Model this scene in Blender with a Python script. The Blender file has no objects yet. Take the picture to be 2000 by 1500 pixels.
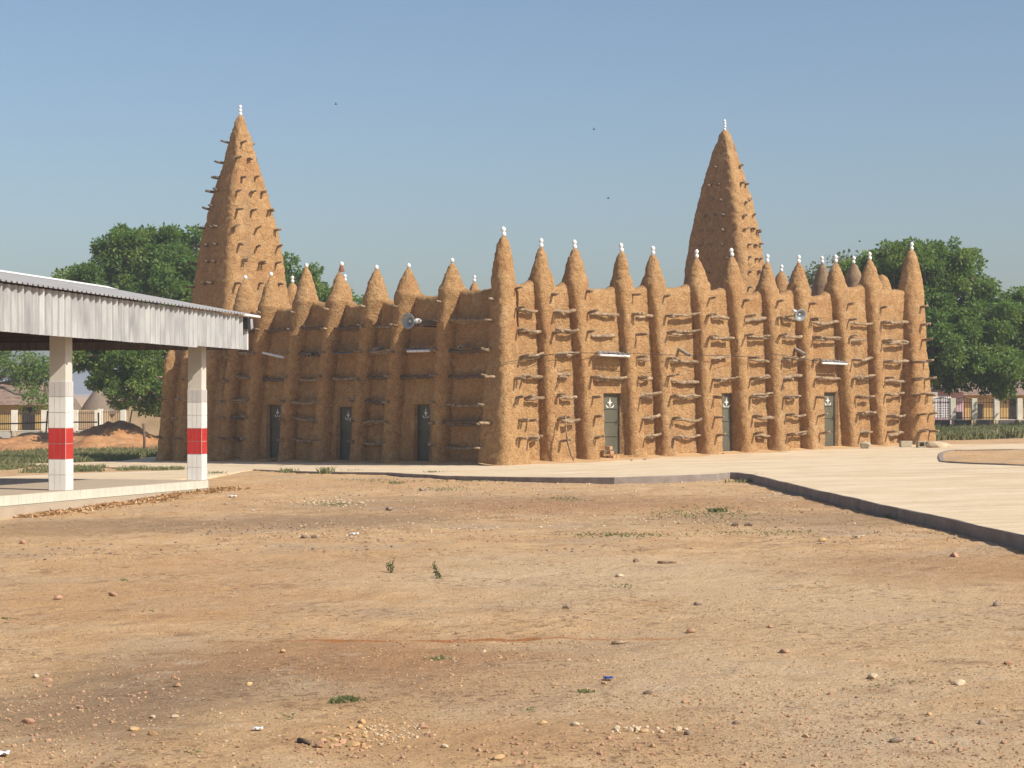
import bpy, math, random
import numpy as np
from mathutils import Vector, Matrix

random.seed(7)
rng = np.random.default_rng(7)
R = math.radians
sc = bpy.context.scene
C = sc.collection

# ------------------------------------------------------------------ camera, sky, sun
CAMZ, F, HY = 2.07, 3800.0, 765.0
cd = bpy.data.cameras.new('camera'); cam = bpy.data.objects.new('camera', cd); C.objects.link(cam)
cam.location = (0, 0, CAMZ); cam.rotation_euler = (R(90), 0, 0)
cd.sensor_width = 36; cd.lens = F/2000*36; cd.shift_y = 15/2000
cd.clip_start = .1; cd.clip_end = 3000
sc.camera = cam
EL, AZ = R(41), R(-33.5)
S = Vector((math.cos(EL)*math.cos(AZ), math.cos(EL)*math.sin(AZ), math.sin(EL)))
w = bpy.data.worlds.new('World'); sc.world = w; w.use_nodes = True
nt = w.node_tree; bg = nt.nodes['Background']
sky = nt.nodes.new('ShaderNodeTexSky'); sky.sky_type = 'NISHITA'; sky.sun_disc = False
sky.sun_elevation = EL; sky.sun_rotation = math.atan2(S.x, S.y)
sky.altitude = 300; sky.air_density = 1.0; sky.dust_density = 2.4; sky.ozone_density = 2.4
nt.links.new(sky.outputs[0], bg.inputs[0]); bg.inputs[1].default_value = .108
sd = bpy.data.lights.new('sun', 'SUN'); sun = bpy.data.objects.new('sun', sd); C.objects.link(sun)
sd.energy = 5.0; sd.angle = R(.53); sd.color = (1, .93, .82)
sun.rotation_euler = S.to_track_quat('Z', 'Y').to_euler()
sc.view_settings.view_transform = 'Standard'; sc.view_settings.look = 'None'
sc.view_settings.exposure = .2; sc.view_settings.gamma = 1; sc.view_settings.use_curve_mapping = False

# ------------------------------------------------------------------ numpy noise
def _h(i, j, k, s):
    n = (i*374761393 + j*668265263 + k*2147483647 + s*974634777) & 0xffffffff
    n = ((n ^ (n >> 13))*1274126177) & 0xffffffff
    n = ((n ^ (n >> 15))*2246822519) & 0xffffffff
    return ((n ^ (n >> 16)) & 0xffff)/32767.5 - 1
def noise(P, sc_=1.0, s=0):
    P = np.asarray(P, float)*sc_
    I = np.floor(P).astype(np.int64); f = P - I; u = f*f*f*(f*(f*6-15)+10)
    r = 0
    for a in (0, 1):
        for b in (0, 1):
            for c in (0, 1):
                wgt = (u[..., 0] if a else 1-u[..., 0])*(u[..., 1] if b else 1-u[..., 1])*(u[..., 2] if c else 1-u[..., 2])
                r = r + wgt*_h(I[..., 0]+a, I[..., 1]+b, I[..., 2]+c, s)
    return r
def fbm(P, sc_, octv=3, s=0, g=.5):
    r = 0; a = 1
    for o in range(octv):
        r = r + a*noise(P, sc_*2**o, s+o); a *= g
    return r
def sstep(a, b, x):
    t = np.clip((x-a)/(b-a), 0, 1); return t*t*(3-2*t)

# ------------------------------------------------------------------ object helpers
WORLD = {}
def tag(o, label=None, cat=None, group=None, kind=None):
    if label: o['label'] = label
    if cat: o['category'] = cat
    if group: o['group'] = group
    if kind: o['kind'] = kind
    return o
def thing(name, label, cat, loc=(0, 0, 0), group=None):
    o = bpy.data.objects.new(name, None); C.objects.link(o); o.location = loc
    o.empty_display_size = .2
    WORLD[o.name] = Vector(loc)
    return tag(o, label, cat, group)
def wl(p):
    return WORLD.get(p.name, Vector((0, 0, 0))) if p else Vector((0, 0, 0))
def link(name, me, parent=None, loc=None, rot=None, scale=None):
    """loc in world coordinates"""
    o = bpy.data.objects.new(name, me); C.objects.link(o)
    if parent: o.parent = parent
    L = Vector(loc) if loc is not None else (wl(parent) if parent else Vector((0, 0, 0)))
    o.location = L - wl(parent)
    if rot is not None: o.rotation_euler = rot
    if scale is not None: o.scale = scale
    WORLD[o.name] = L
    return o
def np_mesh(name, V, Fc, mat=None, smooth=True):
    """V (n,3); Fc int array (m,k)"""
    me = bpy.data.meshes.new(name)
    V = np.asarray(V, np.float32); Fc = np.asarray(Fc, np.int32); m, k = Fc.shape
    me.vertices.add(len(V)); me.vertices.foreach_set('co', V.ravel())
    me.loops.add(m*k); me.loops.foreach_set('vertex_index', Fc.ravel())
    me.polygons.add(m); me.polygons.foreach_set('loop_start', np.arange(0, m*k, k, dtype=np.int32))
    me.polygons.foreach_set('use_smooth', np.full(m, smooth))
    if mat: me.materials.append(mat)
    me.update(calc_edges=True); me.validate()
    return me
def mesh_obj(name, V, Fc, mat, parent=None, smooth=True):
    L = wl(parent)
    V = np.asarray(V, float) - np.array(L)
    return link(name, np_mesh(name, V, Fc, mat, smooth), parent)
def grid_faces(n, m, cu=False, cv=False):
    """n rows, m cols"""
    i = np.arange(n if cu else n-1); j = np.arange(m if cv else m-1)
    I, J = np.meshgrid(i, j, indexing='ij'); I2 = (I+1) % n; J2 = (J+1) % m
    return np.stack([I*m+J, I*m+J2, I2*m+J2, I2*m+J], -1).reshape(-1, 4)
class MB:
    def __init__(s): s.v = []; s.f = []
    def add(s, V, Fc):
        n = len(s.v); s.v += [tuple(map(float, p)) for p in V]; s.f += [tuple(int(a)+n for a in f) for f in Fc]
        return s
    def box(s, c, size, M=None):
        c = Vector(c); a = [x/2 for x in size]
        V = []
        for z in (-1, 1):
            for x, y in ((-1, -1), (1, -1), (1, 1), (-1, 1)):
                p = Vector((x*a[0], y*a[1], z*a[2]))
                if M is not None: p = M @ p
                V.append(c+p)
        return s.add(V, [(3, 2, 1, 0), (4, 5, 6, 7), (0, 1, 5, 4), (1, 2, 6, 5), (2, 3, 7, 6), (3, 0, 4, 7)])
    def tube(s, pts, rad, n=8, jit=0, cap=True):
        pts = [Vector(p) for p in pts]
        if not hasattr(rad, '__len__'): rad = [rad]*len(pts)
        V = []; Fc = []
        for i, p in enumerate(pts):
            d = (pts[min(i+1, len(pts)-1)] - pts[max(i-1, 0)]).normalized()
            up = Vector((0, 0, 1)) if abs(d.z) < .9 else Vector((1, 0, 0))
            a = d.cross(up).normalized(); b = a.cross(d)
            for k in range(n):
                t = 2*math.pi*k/n; r = rad[i]*(1+random.uniform(-jit, jit))
                V.append(p + a*math.cos(t)*r + b*math.sin(t)*r)
        for i in range(len(pts)-1):
            for k in range(n):
                Fc.append((i*n+k, i*n+(k+1) % n, (i+1)*n+(k+1) % n, (i+1)*n+k))
        if cap:
            Fc.append(tuple(range(n-1, -1, -1))); Fc.append(tuple((len(pts)-1)*n+k for k in range(n)))
        return s.add(V, Fc)
    def mesh(s, name, mat, smooth=False):
        me = bpy.data.meshes.new(name); me.from_pydata(s.v, [], s.f)
        if mat: me.materials.append(mat)
        if smooth: me.polygons.foreach_set('use_smooth', [True]*len(me.polygons))
        me.update(); return me
    def obj(s, name, mat, parent=None, smooth=False, bevel=0):
        L = wl(parent); s.v = [tuple(Vector(v)-L) for v in s.v]
        o = link(name, s.mesh(name, mat, smooth), parent)
        if bevel:
            b = o.modifiers.new('bevel', 'BEVEL'); b.width = bevel; b.segments = 2; b.limit_method = 'ANGLE'
        return o
def lathe(prof, n=20):
    V = []
    for r, z in prof:
        for k in range(n):
            t = 2*math.pi*k/n; V.append((r*math.cos(t), r*math.sin(t), z))
    return V, grid_faces(len(prof), n, cv=True)[:, ::-1]

# ------------------------------------------------------------------ materials
def mat(name, cols, scale=3, rough=.9, bump=(), detail=4, metal=0, stretch=None, spec=.3, extra=None):
    """cols: list of (pos, rgb) ramp over noise; bump: list of (scale, strength, distance)"""
    m = bpy.data.materials.new(name); m.use_nodes = True; t = m.node_tree; N = t.nodes; Lk = t.links
    b = N['Principled BSDF']; b.inputs['Roughness'].default_value = rough; b.inputs['Metallic'].default_value = metal
    b.inputs['Specular IOR Level'].default_value = spec
    tc = N.new('ShaderNodeNewGeometry'); co = tc.outputs['Position']
    if stretch:
        mp = N.new('ShaderNodeMapping'); mp.inputs['Scale'].default_value = stretch
        Lk.new(co, mp.inputs[0]); co2 = mp.outputs[0]
    else: co2 = co
    n = N.new('ShaderNodeTexNoise'); n.inputs['Scale'].default_value = scale; n.inputs['Detail'].default_value = detail
    n.inputs['Roughness'].default_value = .62
    Lk.new(co2, n.inputs['Vector'])
    r = N.new('ShaderNodeValToRGB'); e = r.color_ramp.elements
    while len(e) < len(cols): e.new(.5)
    for i, (p, c) in enumerate(cols): e[i].position = p; e[i].color = (*c, 1)
    Lk.new(n.outputs[0], r.inputs[0]); col = r.outputs[0]
    m['_'] = 0
    if extra: col = extra(t, co, col)
    Lk.new(col, b.inputs['Base Color'])
    prev = None
    for sc_, st, di in bump:
        nn = N.new('ShaderNodeTexNoise'); nn.inputs['Scale'].default_value = sc_; nn.inputs['Detail'].default_value = 6
        nn.inputs['Roughness'].default_value = .65
        Lk.new(co2 if stretch else co, nn.inputs['Vector'])
        bp = N.new('ShaderNodeBump'); bp.inputs['Strength'].default_value = st; bp.inputs['Distance'].default_value = di
        Lk.new(nn.outputs[0], bp.inputs['Height'])
        if prev: Lk.new(prev, bp.inputs['Normal'])
        prev = bp.outputs[0]
    if prev: Lk.new(prev, b.inputs['Normal'])
    del m['_']
    return m
def mixc(t, a, b, fac, mode='MIX'):
    x = t.nodes.new('ShaderNodeMix'); x.data_type = 'RGBA'; x.blend_type = mode
    for s_, v in ((x.inputs[0], fac), (x.inputs[6], a), (x.inputs[7], b)):
        if hasattr(v, 'is_output'): t.links.new(v, s_)
        elif isinstance(v, (int, float)): s_.default_value = v
        else: s_.default_value = (*v, 1)
    return x.outputs[2]
def nz(t, co, scale, lo, hi, detail=3, stretch=None, kind='noise'):
    N = t.nodes
    if stretch:
        mp = N.new('ShaderNodeMapping'); mp.inputs['Scale'].default_value = stretch
        t.links.new(co, mp.inputs[0]); co = mp.outputs[0]
    if kind == 'noise':
        n = N.new('ShaderNodeTexNoise'); n.inputs['Detail'].default_value = detail; o = n.outputs[0]
    else:
        n = N.new('ShaderNodeTexVoronoi'); o = n.outputs['Distance']
    n.inputs['Scale'].default_value = scale
    t.links.new(co, n.inputs['Vector'])
    mr = N.new('ShaderNodeMapRange'); mr.inputs[1].default_value = lo; mr.inputs[2].default_value = hi
    t.links.new(o, mr.inputs[0]); return mr.outputs[0]
def mul(t, a, k):
    n = t.nodes.new('ShaderNodeMath'); n.operation = 'MULTIPLY'; n.use_clamp = True
    t.links.new(a, n.inputs[0])
    if hasattr(k, 'is_output'): t.links.new(k, n.inputs[1])
    else: n.inputs[1].default_value = k
    return n.outputs[0]
def mud_extra(t, co, col):
    col = mixc(t, col, (.38, .18, .075), mul(t, nz(t, co, .9, .5, .75), .6))          # redder patches
    col = mixc(t, col, (.56, .37, .19), nz(t, co, 2.3, .56, .75))         # paler dried patches
    pit = nz(t, co, 15, .05, .40, kind='vor')
    col = mixc(t, (.28, .14, .055), col, pit)
    col = mixc(t, col, (.60, .40, .20), mul(t, nz(t, co, 24, .60, .72, detail=3), .7))
    col = mixc(t, col, (.30, .20, .12), mul(t, nz(t, co, 1.6, .56, .74, detail=6, stretch=(1, 1, .22)), .5))   # rain streaks                             # pits between straw lumps
    return col
M = {}
M['mud'] = mat('mud_plaster', [(.3, (.39, .222, .095)), (.5, (.485, .285, .128)), (.7, (.57, .355, .168))], scale=6, rough=.95,
               bump=[(7, .5, .10), (17, .85, .11), (45, .7, .03)], spec=.12, extra=mud_extra)
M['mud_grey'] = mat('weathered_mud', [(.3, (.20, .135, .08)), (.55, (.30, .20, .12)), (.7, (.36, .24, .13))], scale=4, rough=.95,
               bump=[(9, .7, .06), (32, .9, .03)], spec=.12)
M['wood'] = mat('weathered_wood', [(.3, (.12, .08, .05)), (.5, (.26, .18, .11)), (.72, (.44, .34, .225))], scale=9, rough=.85,
                bump=[(60, .6, .01)], spec=.15)
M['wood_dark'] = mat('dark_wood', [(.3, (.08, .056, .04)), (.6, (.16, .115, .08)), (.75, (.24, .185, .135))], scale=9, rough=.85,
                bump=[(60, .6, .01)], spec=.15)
M['ball'] = mat('white_ceramic', [(.3, (.72, .72, .70)), (.7, (.85, .85, .83))], scale=14, rough=.35, spec=.5)
M['clay'] = mat('terracotta_neck', [(.3, (.2, .08, .05)), (.7, (.3, .13, .08))], scale=10)
M['door'] = mat('olive_door_paint', [(.3, (.085, .08, .055)), (.7, (.125, .116, .082))], scale=2.5, rough=.6, spec=.25, bump=[(40, .15, .01)],
                stretch=(1, 1, .4))
M['emblem'] = mat('white_emblem_paint', [(.3, (.6, .6, .54)), (.7, (.78, .78, .72))], scale=8, rough=.6)
M['pipe'] = mat('grey_pipe', [(.3, (.25, .22, .18)), (.7, (.42, .37, .30))], scale=9, rough=.6)
M['tube'] = mat('white_lamp_housing', [(.3, (.55, .55, .54)), (.7, (.78, .78, .77))], scale=7, rough=.4)
M['sheet'] = mat('weathered_tin', [(.3, (.12, .11, .10)), (.55, (.27, .25, .23)), (.75, (.45, .43, .4))], scale=5, rough=.6, metal=.2)
M['horn'] = mat('grey_horn_paint', [(.3, (.20, .225, .235)), (.7, (.28, .31, .32))], scale=5, rough=.4, spec=.5)
M['black'] = mat('black_metal', [(.3, (.015, .015, .015)), (.7, (.035, .033, .03))], rough=.5)
M['column'] = mat('cream_paint', [(.3, (.50, .47, .41)), (.7, (.58, .55, .48))], scale=2, rough=.7, bump=[(30, .1, .01)])
M['tile_w'] = mat('white_glazed_tile', [(.3, (.68, .67, .63)), (.7, (.80, .79, .76))], scale=1.6, rough=.22, spec=.5)
M['tile_g'] = mat('grey_glazed_tile', [(.3, (.48, .46, .44)), (.7, (.56, .54, .52))], scale=1.6, rough=.25, spec=.5)
M['tile_r'] = mat('red_glazed_tile', [(.3, (.42, .022, .02)), (.7, (.54, .035, .03))], scale=1.6, rough=.3, spec=.5)
M['grout'] = mat('pale_grout', [(.3, (.52, .49, .44)), (.7, (.6, .57, .52))], scale=5)
M['tile_p'] = mat('cream_plinth_tile', [(.3, (.50, .49, .40)), (.7, (.60, .58, .49))], scale=2.2, rough=.5, spec=.4)
M['terrazzo'] = mat('smooth_screed', [(.3, (.40, .32, .23)), (.7, (.47, .38, .28))], scale=1.5, rough=.7)
def roof_extra(t, co, col):
    col = mixc(t, col, (.27, .27, .28), nz(t, co, 1.1, .48, .7, stretch=(1.4, 1.4, .6)))
    col = mixc(t, col, (.56, .555, .53), nz(t, co, 3.0, .55, .8, stretch=(4, 4, .3)))
    return mixc(t, col, (.36, .31, .26), nz(t, co, 4, .66, .85))
M['galv'] = mat('galvanised_sheet', [(.3, (.34, .345, .345)), (.5, (.44, .445, .44)), (.7, (.53, .53, .52))], scale=2.2, rough=.62, metal=.15,
                stretch=(2.2, 2.2, .5), spec=.35, extra=roof_extra)
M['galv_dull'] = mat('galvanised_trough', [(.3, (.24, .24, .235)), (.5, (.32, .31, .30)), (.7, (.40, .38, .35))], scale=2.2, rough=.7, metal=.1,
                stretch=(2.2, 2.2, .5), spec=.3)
M['galv_in'] = mat('brown_sheet_back', [(.3, (.11, .09, .075)), (.7, (.19, .16, .135))], scale=2.2, rough=.8, metal=.1, stretch=(2.2, 2.2, .5))  # dark brown tone for the back faces of the fascia sheets
M['galv_roof'] = mat('dusty_roof_sheet', [(.3, (.30, .29, .29)), (.7, (.40, .39, .38))], scale=2.0, rough=.6, metal=.1, spec=.3)
M['ridge'] = mat('bright_ridge_cap', [(.3, (.75, .74, .71)), (.7, (.82, .81, .78))], scale=3, rough=.5)
M['truss'] = mat('brown_steel', [(.3, (.045, .022, .016)), (.7, (.075, .036, .026))], rough=.6)
def conc_extra(t, co, col):
    col = mixc(t, col, (.52, .37, .22), mul(t, nz(t, co, .5, .48, .68, stretch=(.5, 2.2, 1)), .6))
    col = mixc(t, col, (.70, .59, .43), nz(t, co, 1.2, .52, .75, stretch=(.25, 2.5, 1)))
    col = mixc(t, col, (.42, .31, .20), nz(t, co, 5, .64, .8, detail=6))
    return col
M['concrete'] = mat('pale_concrete', [(.3, (.56, .43, .27)), (.5, (.62, .49, .325)), (.7, (.68, .55, .38))], scale=.8, rough=.9,
                    bump=[(3, .35, .05), (60, .3, .01)], spec=.15, extra=conc_extra)
M['kerb'] = mat('kerb_concrete', [(.3, (.21, .17, .145)), (.7, (.31, .26, .22))], scale=4, rough=.95, bump=[(20, .5, .02)])
def ell(t, co, cx, cy, rx, ry, soft=.5):
    """soft elliptical stain mask on the ground, edge broken by noise"""
    N = t.nodes; mp = N.new('ShaderNodeMapping'); mp.vector_type = 'POINT'
    mp.inputs['Location'].default_value = (-cx/rx, -cy/ry, 0); mp.inputs['Scale'].default_value = (1/rx, 1/ry, 0)
    t.links.new(co, mp.inputs[0])
    l = N.new('ShaderNodeVectorMath'); l.operation = 'LENGTH'; t.links.new(mp.outputs[0], l.inputs[0])
    n = N.new('ShaderNodeTexNoise'); n.inputs['Scale'].default_value = 1.1; n.inputs['Detail'].default_value = 8
    n.inputs['Roughness'].default_value = .7; t.links.new(co, n.inputs['Vector'])
    a = N.new('ShaderNodeMath'); a.operation = 'MULTIPLY_ADD'; a.inputs[1].default_value = 2.2; t.links.new(n.outputs[0], a.inputs[0])
    t.links.new(l.outputs['Value'], a.inputs[2])
    mr = N.new('ShaderNodeMapRange'); mr.inputs[1].default_value = 2.1+soft*.5; mr.inputs[2].default_value = 2.1-soft
    mr.clamp = True; t.links.new(a.outputs[0], mr.inputs[0]); return mr.outputs[0]
def dirt_extra(t, co, col):
    col = mixc(t, col, (.50, .36, .23), nz(t, co, .55, .5, .72, detail=6))
    for a in DIRT_STAINS: col = mixc(t, col, a[5], mul(t, ell(t, co, *a[:4]), a[4]))
    col = mixc(t, col, (.27, .145, .08), mul(t, nz(t, co, 2.4, .58, .74, detail=8), .55))
    col = mixc(t, col, (.60, .47, .33), mul(t, nz(t, co, 3.1, .6, .8, detail=8), .7))
    col = mixc(t, col, (.22, .135, .075), mul(t, mul(t, nz(t, co, 13, .54, .64, detail=8), nz(t, co, .8, .44, .6, detail=4)), .75))
    grit = nz(t, co, 34, .0, .26, kind='vor')
    col = mixc(t, mixc(t, col, (.20, .12, .075), .5), col, grit)
    col = mixc(t, col, (.64, .5, .34), mul(t, nz(t, co, 70, .66, .74, detail=2), .8))
    return mixc(t, col, (.14, .09, .06), mul(t, nz(t, co, 55, .64, .70, detail=2), .85))
DIRT_STAINS = []
M['glass_grass'] = None
def leafmat(name, c1, c2, c3, trans=.35):
    m = bpy.data.materials.new(name); m.use_nodes = True; t = m.node_tree; N = t.nodes; Lk = t.links
    b = N['Principled BSDF']; b.inputs['Roughness'].default_value = .5; b.inputs['Specular IOR Level'].default_value = .35
    at = N.new('ShaderNodeAttribute'); at.attribute_name = 'tint'
    r = N.new('ShaderNodeValToRGB'); e = r.color_ramp.elements; e.new(.5)
    for i, (p, c) in enumerate(((0, c1), (.55, c2), (1, c3))): e[i].position = p; e[i].color = (*c, 1)
    Lk.new(at.outputs['Fac'], r.inputs[0]); Lk.new(r.outputs[0], b.inputs['Base Color'])
    tr = N.new('ShaderNodeBsdfTranslucent'); mx = N.new('ShaderNodeMixShader'); mx.inputs[0].default_value = trans
    br = mixc(t, r.outputs[0], (.35, .5, .05), .35); Lk.new(br, tr.inputs[0])
    Lk.new(b.outputs[0], mx.inputs[1]); Lk.new(tr.outputs[0], mx.inputs[2]); Lk.new(mx.outputs[0], N['Material Output'].inputs[0])
    return m
M['leaf'] = leafmat('mango_leaf', (.055, .115, .025), (.125, .22, .045), (.28, .32, .09), .45)
M['leaf_pale'] = leafmat('sparse_leaf', (.05, .075, .03), (.085, .12, .04), (.16, .16, .07))
M['grass'] = leafmat('grass_blade', (.10, .125, .05), (.19, .20, .09), (.36, .30, .16), .3)
M['litter'] = leafmat('dry_leaf', (.25, .12, .05), (.45, .26, .12), (.62, .42, .24), .1)
M['bark'] = mat('bark', [(.3, (.11, .085, .065)), (.7, (.25, .205, .16))], scale=6, rough=.95, bump=[(14, .6, .03)])
M['stone_y'] = mat('ochre_stone', [(.3, (.38, .22, .10)), (.7, (.58, .40, .20))], scale=12, rough=.85, bump=[(30, .5, .01)])
M['stone_r'] = mat('red_stone', [(.3, (.29, .155, .09)), (.7, (.47, .29, .18))], scale=12, rough=.85, bump=[(30, .5, .01)])
M['stone_g'] = mat('grey_brown_stone', [(.3, (.17, .12, .085)), (.7, (.33, .25, .18))], scale=12, rough=.9, bump=[(30, .5, .01)])
M['sand'] = mat('washed_sand', [(.3, (.46, .28, .135)), (.7, (.58, .39, .21))], scale=3, rough=.97, bump=[(9, .5, .03), (40, .8, .012)], spec=.08)
M['clod'] = mat('soil_clod', [(.3, (.27, .165, .09)), (.7, (.46, .30, .17))], scale=12, rough=.95, bump=[(30, .5, .01)])
M['stone_w'] = mat('pale_stone', [(.3, (.45, .34, .21)), (.7, (.62, .50, .35))], scale=12, rough=.85, bump=[(30, .5, .01)])
M['white'] = mat('white_plastic', [(.3, (.75, .76, .78)), (.7, (.85, .85, .86))], rough=.5)
M['blue'] = mat('blue_plastic', [(.3, (.02, .05, .25)), (.7, (.03, .08, .35))], rough=.5)
M['block'] = mat('cement_block', [(.3, (.30, .25, .17)), (.7, (.44, .38, .28))], scale=9, rough=.95, bump=[(50, .4, .01)])
M['brick'] = mat('mud_brick', [(.3, (.36, .2, .11)), (.7, (.5, .31, .18))], scale=9, rough=.95, bump=[(40, .5, .01)])
M['mound'] = mat('orange_earth', [(.3, (.33, .15, .06)), (.5, (.42, .215, .095)), (.7, (.50, .28, .14))], scale=2, rough=.97, bump=[(5, .6, .1), (25, .6, .03)])
M['post'] = mat('cream_post', [(.3, (.62, .60, .50)), (.7, (.74, .72, .62))], scale=3, rough=.8)
M['dwarf'] = mat('dark_grey_render', [(.3, (.085, .085, .09)), (.7, (.125, .125, .13))], scale=2, rough=.8)
M['dwarf_p'] = mat('pale_grey_render', [(.3, (.40, .38, .34)), (.7, (.5, .48, .43))], scale=2, rough=.9)
M['iron'] = mat('dark_iron', [(.3, (.05, .035, .028)), (.7, (.09, .065, .05))], rough=.6)
M['pink'] = mat('pink_wall_paint', [(.3, (.52, .34, .36)), (.7, (.62, .42, .43))], scale=1.5)
M['yellow'] = mat('ochre_wall_paint', [(.3, (.42, .28, .10)), (.7, (.54, .38, .15))], scale=1.5)
M['tanwall'] = mat('tan_banco_wall', [(.3, (.34, .25, .15)), (.7, (.46, .35, .22))], scale=1.5, bump=[(8, .5, .04)])
M['thatch'] = mat('grey_thatch', [(.3, (.13, .10, .075)), (.7, (.27, .21, .155))], scale=4, rough=.95, stretch=(6, 6, 1), bump=[(30, .7, .03)])
M['rust'] = mat('rusty_sheet', [(.3, (.17, .10, .07)), (.7, (.32, .24, .19))], scale=3)
M['dark_void'] = mat('dark_opening', [(.3, (.02, .018, .015)), (.7, (.04, .035, .03))])

# ------------------------------------------------------------------ ground functions
def Pz(X, Y):       # level of the paved yard
    return .0236*(np.clip(X, -26, 62)+.2) - .0063*(np.clip(Y, 0, 88)-53.5) + .05
def on_ground(px, py, dz=0.0):
    """point of the yard surface (offset dz) seen in direction (px, py)"""
    k = (px-1000)/F; Y = 40.0
    for _ in range(60):
        z = float(Pz(k*Y, Y))+dz; Y2 = (CAMZ-z)*F/max(py-HY, 1)
        Y += .6*(Y2-Y)
    return Vector((k*Y, Y, float(Pz(k*Y, Y))+dz))

# pavement outline, from the kerb points
kerb_pts = [(495, 917), (560, 920), (628, 921.5), (700, 922.5), (760, 923), (860, 929), (1000, 932), (1100, 932.5), (1200, 932.5), (1300, 929.5), (1400, 925.5),
            (1425, 923), (1440, 923), (1470, 927), (1530, 942), (1600, 958.5), (1660, 971), (1720, 986), (1780, 999), (1828, 1008),
            (1868, 1016), (1908, 1027), (2000, 1046), (2200, 1092), (2500, 1160)]
kerb_w = [on_ground(*p) for p in kerb_pts]
pave = [Vector(v) for v in kerb_w]
pave += [Vector((30, 16, 0)), Vector((60, 40, 0)), Vector((60, 70, 0))]
pave += [on_ground(p[0], p[1]) for p in ((2100, 866), (2000, 866.5), (1850, 867.5), (1700, 862))]
pave += [Vector((5, 86, 0)), Vector((-9, 84, 0))]
pave += [on_ground(p[0], p[1]) for p in ((290, 893), (240, 900), (140, 903.5), (31, 906), (31, 907.5), (90, 911), (144, 912), (250, 913), (352, 913.5),
         (364, 915.5), (355, 918), (250, 921), (144, 924.5), (60, 928), (0, 931), (-120, 938), (-120, 960), (60, 960), (405, 931), (445, 924))]
def kerb_h(i):      # height of the step down to the dirt along the kerb
    px = kerb_pts[i][0]
    return float(np.interp(px, [495, 628, 760, 860, 1000, 1200, 1400, 1600, 2000], [.045, .06, .035, .05, .075, .10, .15, .155, .17]))
kx = np.array([v.x for v in kerb_w]); ky = np.array([v.y for v in kerb_w])
def dirt_drop(X, Y):
    """how far the bare dirt lies under the paved level"""
    D = sstep(-18, -2, X)*.0 + np.interp(X, [-12, -7, -2, 2, 6, 30], [.07, .06, .09, .13, .165, .17])
    far = sstep(47, 56, Y)
    return D*(1-far) + .03*far
def in_poly(X, Y, poly):
    ins = np.zeros(X.shape, bool); n = len(poly)
    for i in range(n):
        x1, y1 = poly[i].x, poly[i].y; x2, y2 = poly[(i+1) % n].x, poly[(i+1) % n].y
        if y1 == y2: continue
        c = ((y1 > Y) != (y2 > Y)) & (X < (x2-x1)*(Y-y1)/(y2-y1)+x1); ins ^= c
    return ins
def Dz(X, Y):
    P = np.stack([X, Y, 0*X], -1)
    near = 1-sstep(60, 90, Y)
    return Pz(X, Y) - dirt_drop(X, Y) + near*(.018*fbm(P, .45, 2, 3) + .010*fbm(P, 2.6, 3, 9) + .006*fbm(P, 8, 2, 14)) + .02*(1-near)*noise(P, .2, 5)
def dpt(px, py):
    k = (px-1000)/F; Y = 20.0
    for _ in range(80):
        z = float(Dz(np.array([k*Y]), np.array([Y]))[0]); Y2 = (CAMZ-z)*F/max(py-HY, 1); Y += .5*(Y2-Y)
    z = float(Dz(np.array([k*Y]), np.array([Y]))[0])
    return Vector((k*Y, Y, z))

DB, DR, DL, DP = (.32, .215, .13), (.41, .23, .12), (.60, .44, .275), (.52, .31, .155)
for px, py, rxp, ry, amt, c in [          # stains of darker, redder and paler soil
    (430, 1330, 1.15, 1.6, .75, DB), (150, 1400, 1.0, 1.3, .8, DB), (700, 1290, 1.3, 1.2, .75, DR), (1000, 1330, 1.2, 1.5, .6, DR),
    (560, 1025, 3.5, 2.2, .8, DB), (900, 985, 4.0, 3.0, .6, DB), (1250, 985, 4, 3, .65, DR), (1560, 1010, 3, 2.2, .6, DB), (150, 1040, 2.2, 2.5, .6, DB),
    (1500, 1350, 1.8, 2.2, .7, DL), (1350, 1130, 2.6, 3, .6, DL), (900, 1120, 2.4, 2.2, .6, DL), (300, 1180, 2.2, 2.4, .6, DP), (1700, 1200, 2, 2.5, .5, DL),
    (1750, 1440, 1, 1.2, .6, DL), (1100, 1440, 1.3, .8, .6, DP), (500, 1110, 2.5, 2.2, .5, DP), (1850, 1100, 1.8, 2, .55, DR), (700, 950, 4, 3, .5, DP), (900, 1255, 1.6, .09, 1, (.42, .17, .06))]:
    p = on_ground(px, py, -.13); DIRT_STAINS.append((p.x, p.y, rxp, ry, amt, c))
M['dirt'] = mat('bare_dirt', [(.3, (.50, .305, .15)), (.5, (.60, .388, .205)), (.7, (.67, .46, .265))], scale=1.4, rough=.97, detail=8,
                bump=[(2.5, .5, .06), (9, .9, .05), (32, 1.0, .025), (110, .8, .008)], spec=.08, extra=dirt_extra)

# ------------------------------------------------------------------ ground sheet
def spaced(a, b, d0, g):
    out = [a]; d = d0
    while out[-1] < b: out.append(out[-1]+d); d *= g
    return out
ys = np.array([-60, -30, -10, 0] + list(np.arange(5, 24, .06)) + list(np.arange(24, 50, .14)) + list(np.arange(50, 100, .5)) + spaced(100, 2500, 2, 1.12))
xp = np.array(list(np.arange(0, 6.6, .06)) + list(np.arange(6.6, 14, .12)) + list(np.arange(14, 32, .5)) + spaced(32, 1500, 2, 1.15))
xs = np.concatenate([-xp[:0:-1], xp])
X, Y = np.meshgrid(xs, ys, indexing='xy')
Z = Dz(X, Y)
inn = in_poly(X, Y, pave)
Z = np.where(inn, np.minimum(Z, Pz(X, Y)-.06), Z)
g = mesh_obj('ground', np.stack([X, Y, Z], -1).reshape(-1, 3), grid_faces(len(ys), len(xs)), M['dirt'])
tag(g, kind='structure')

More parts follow.
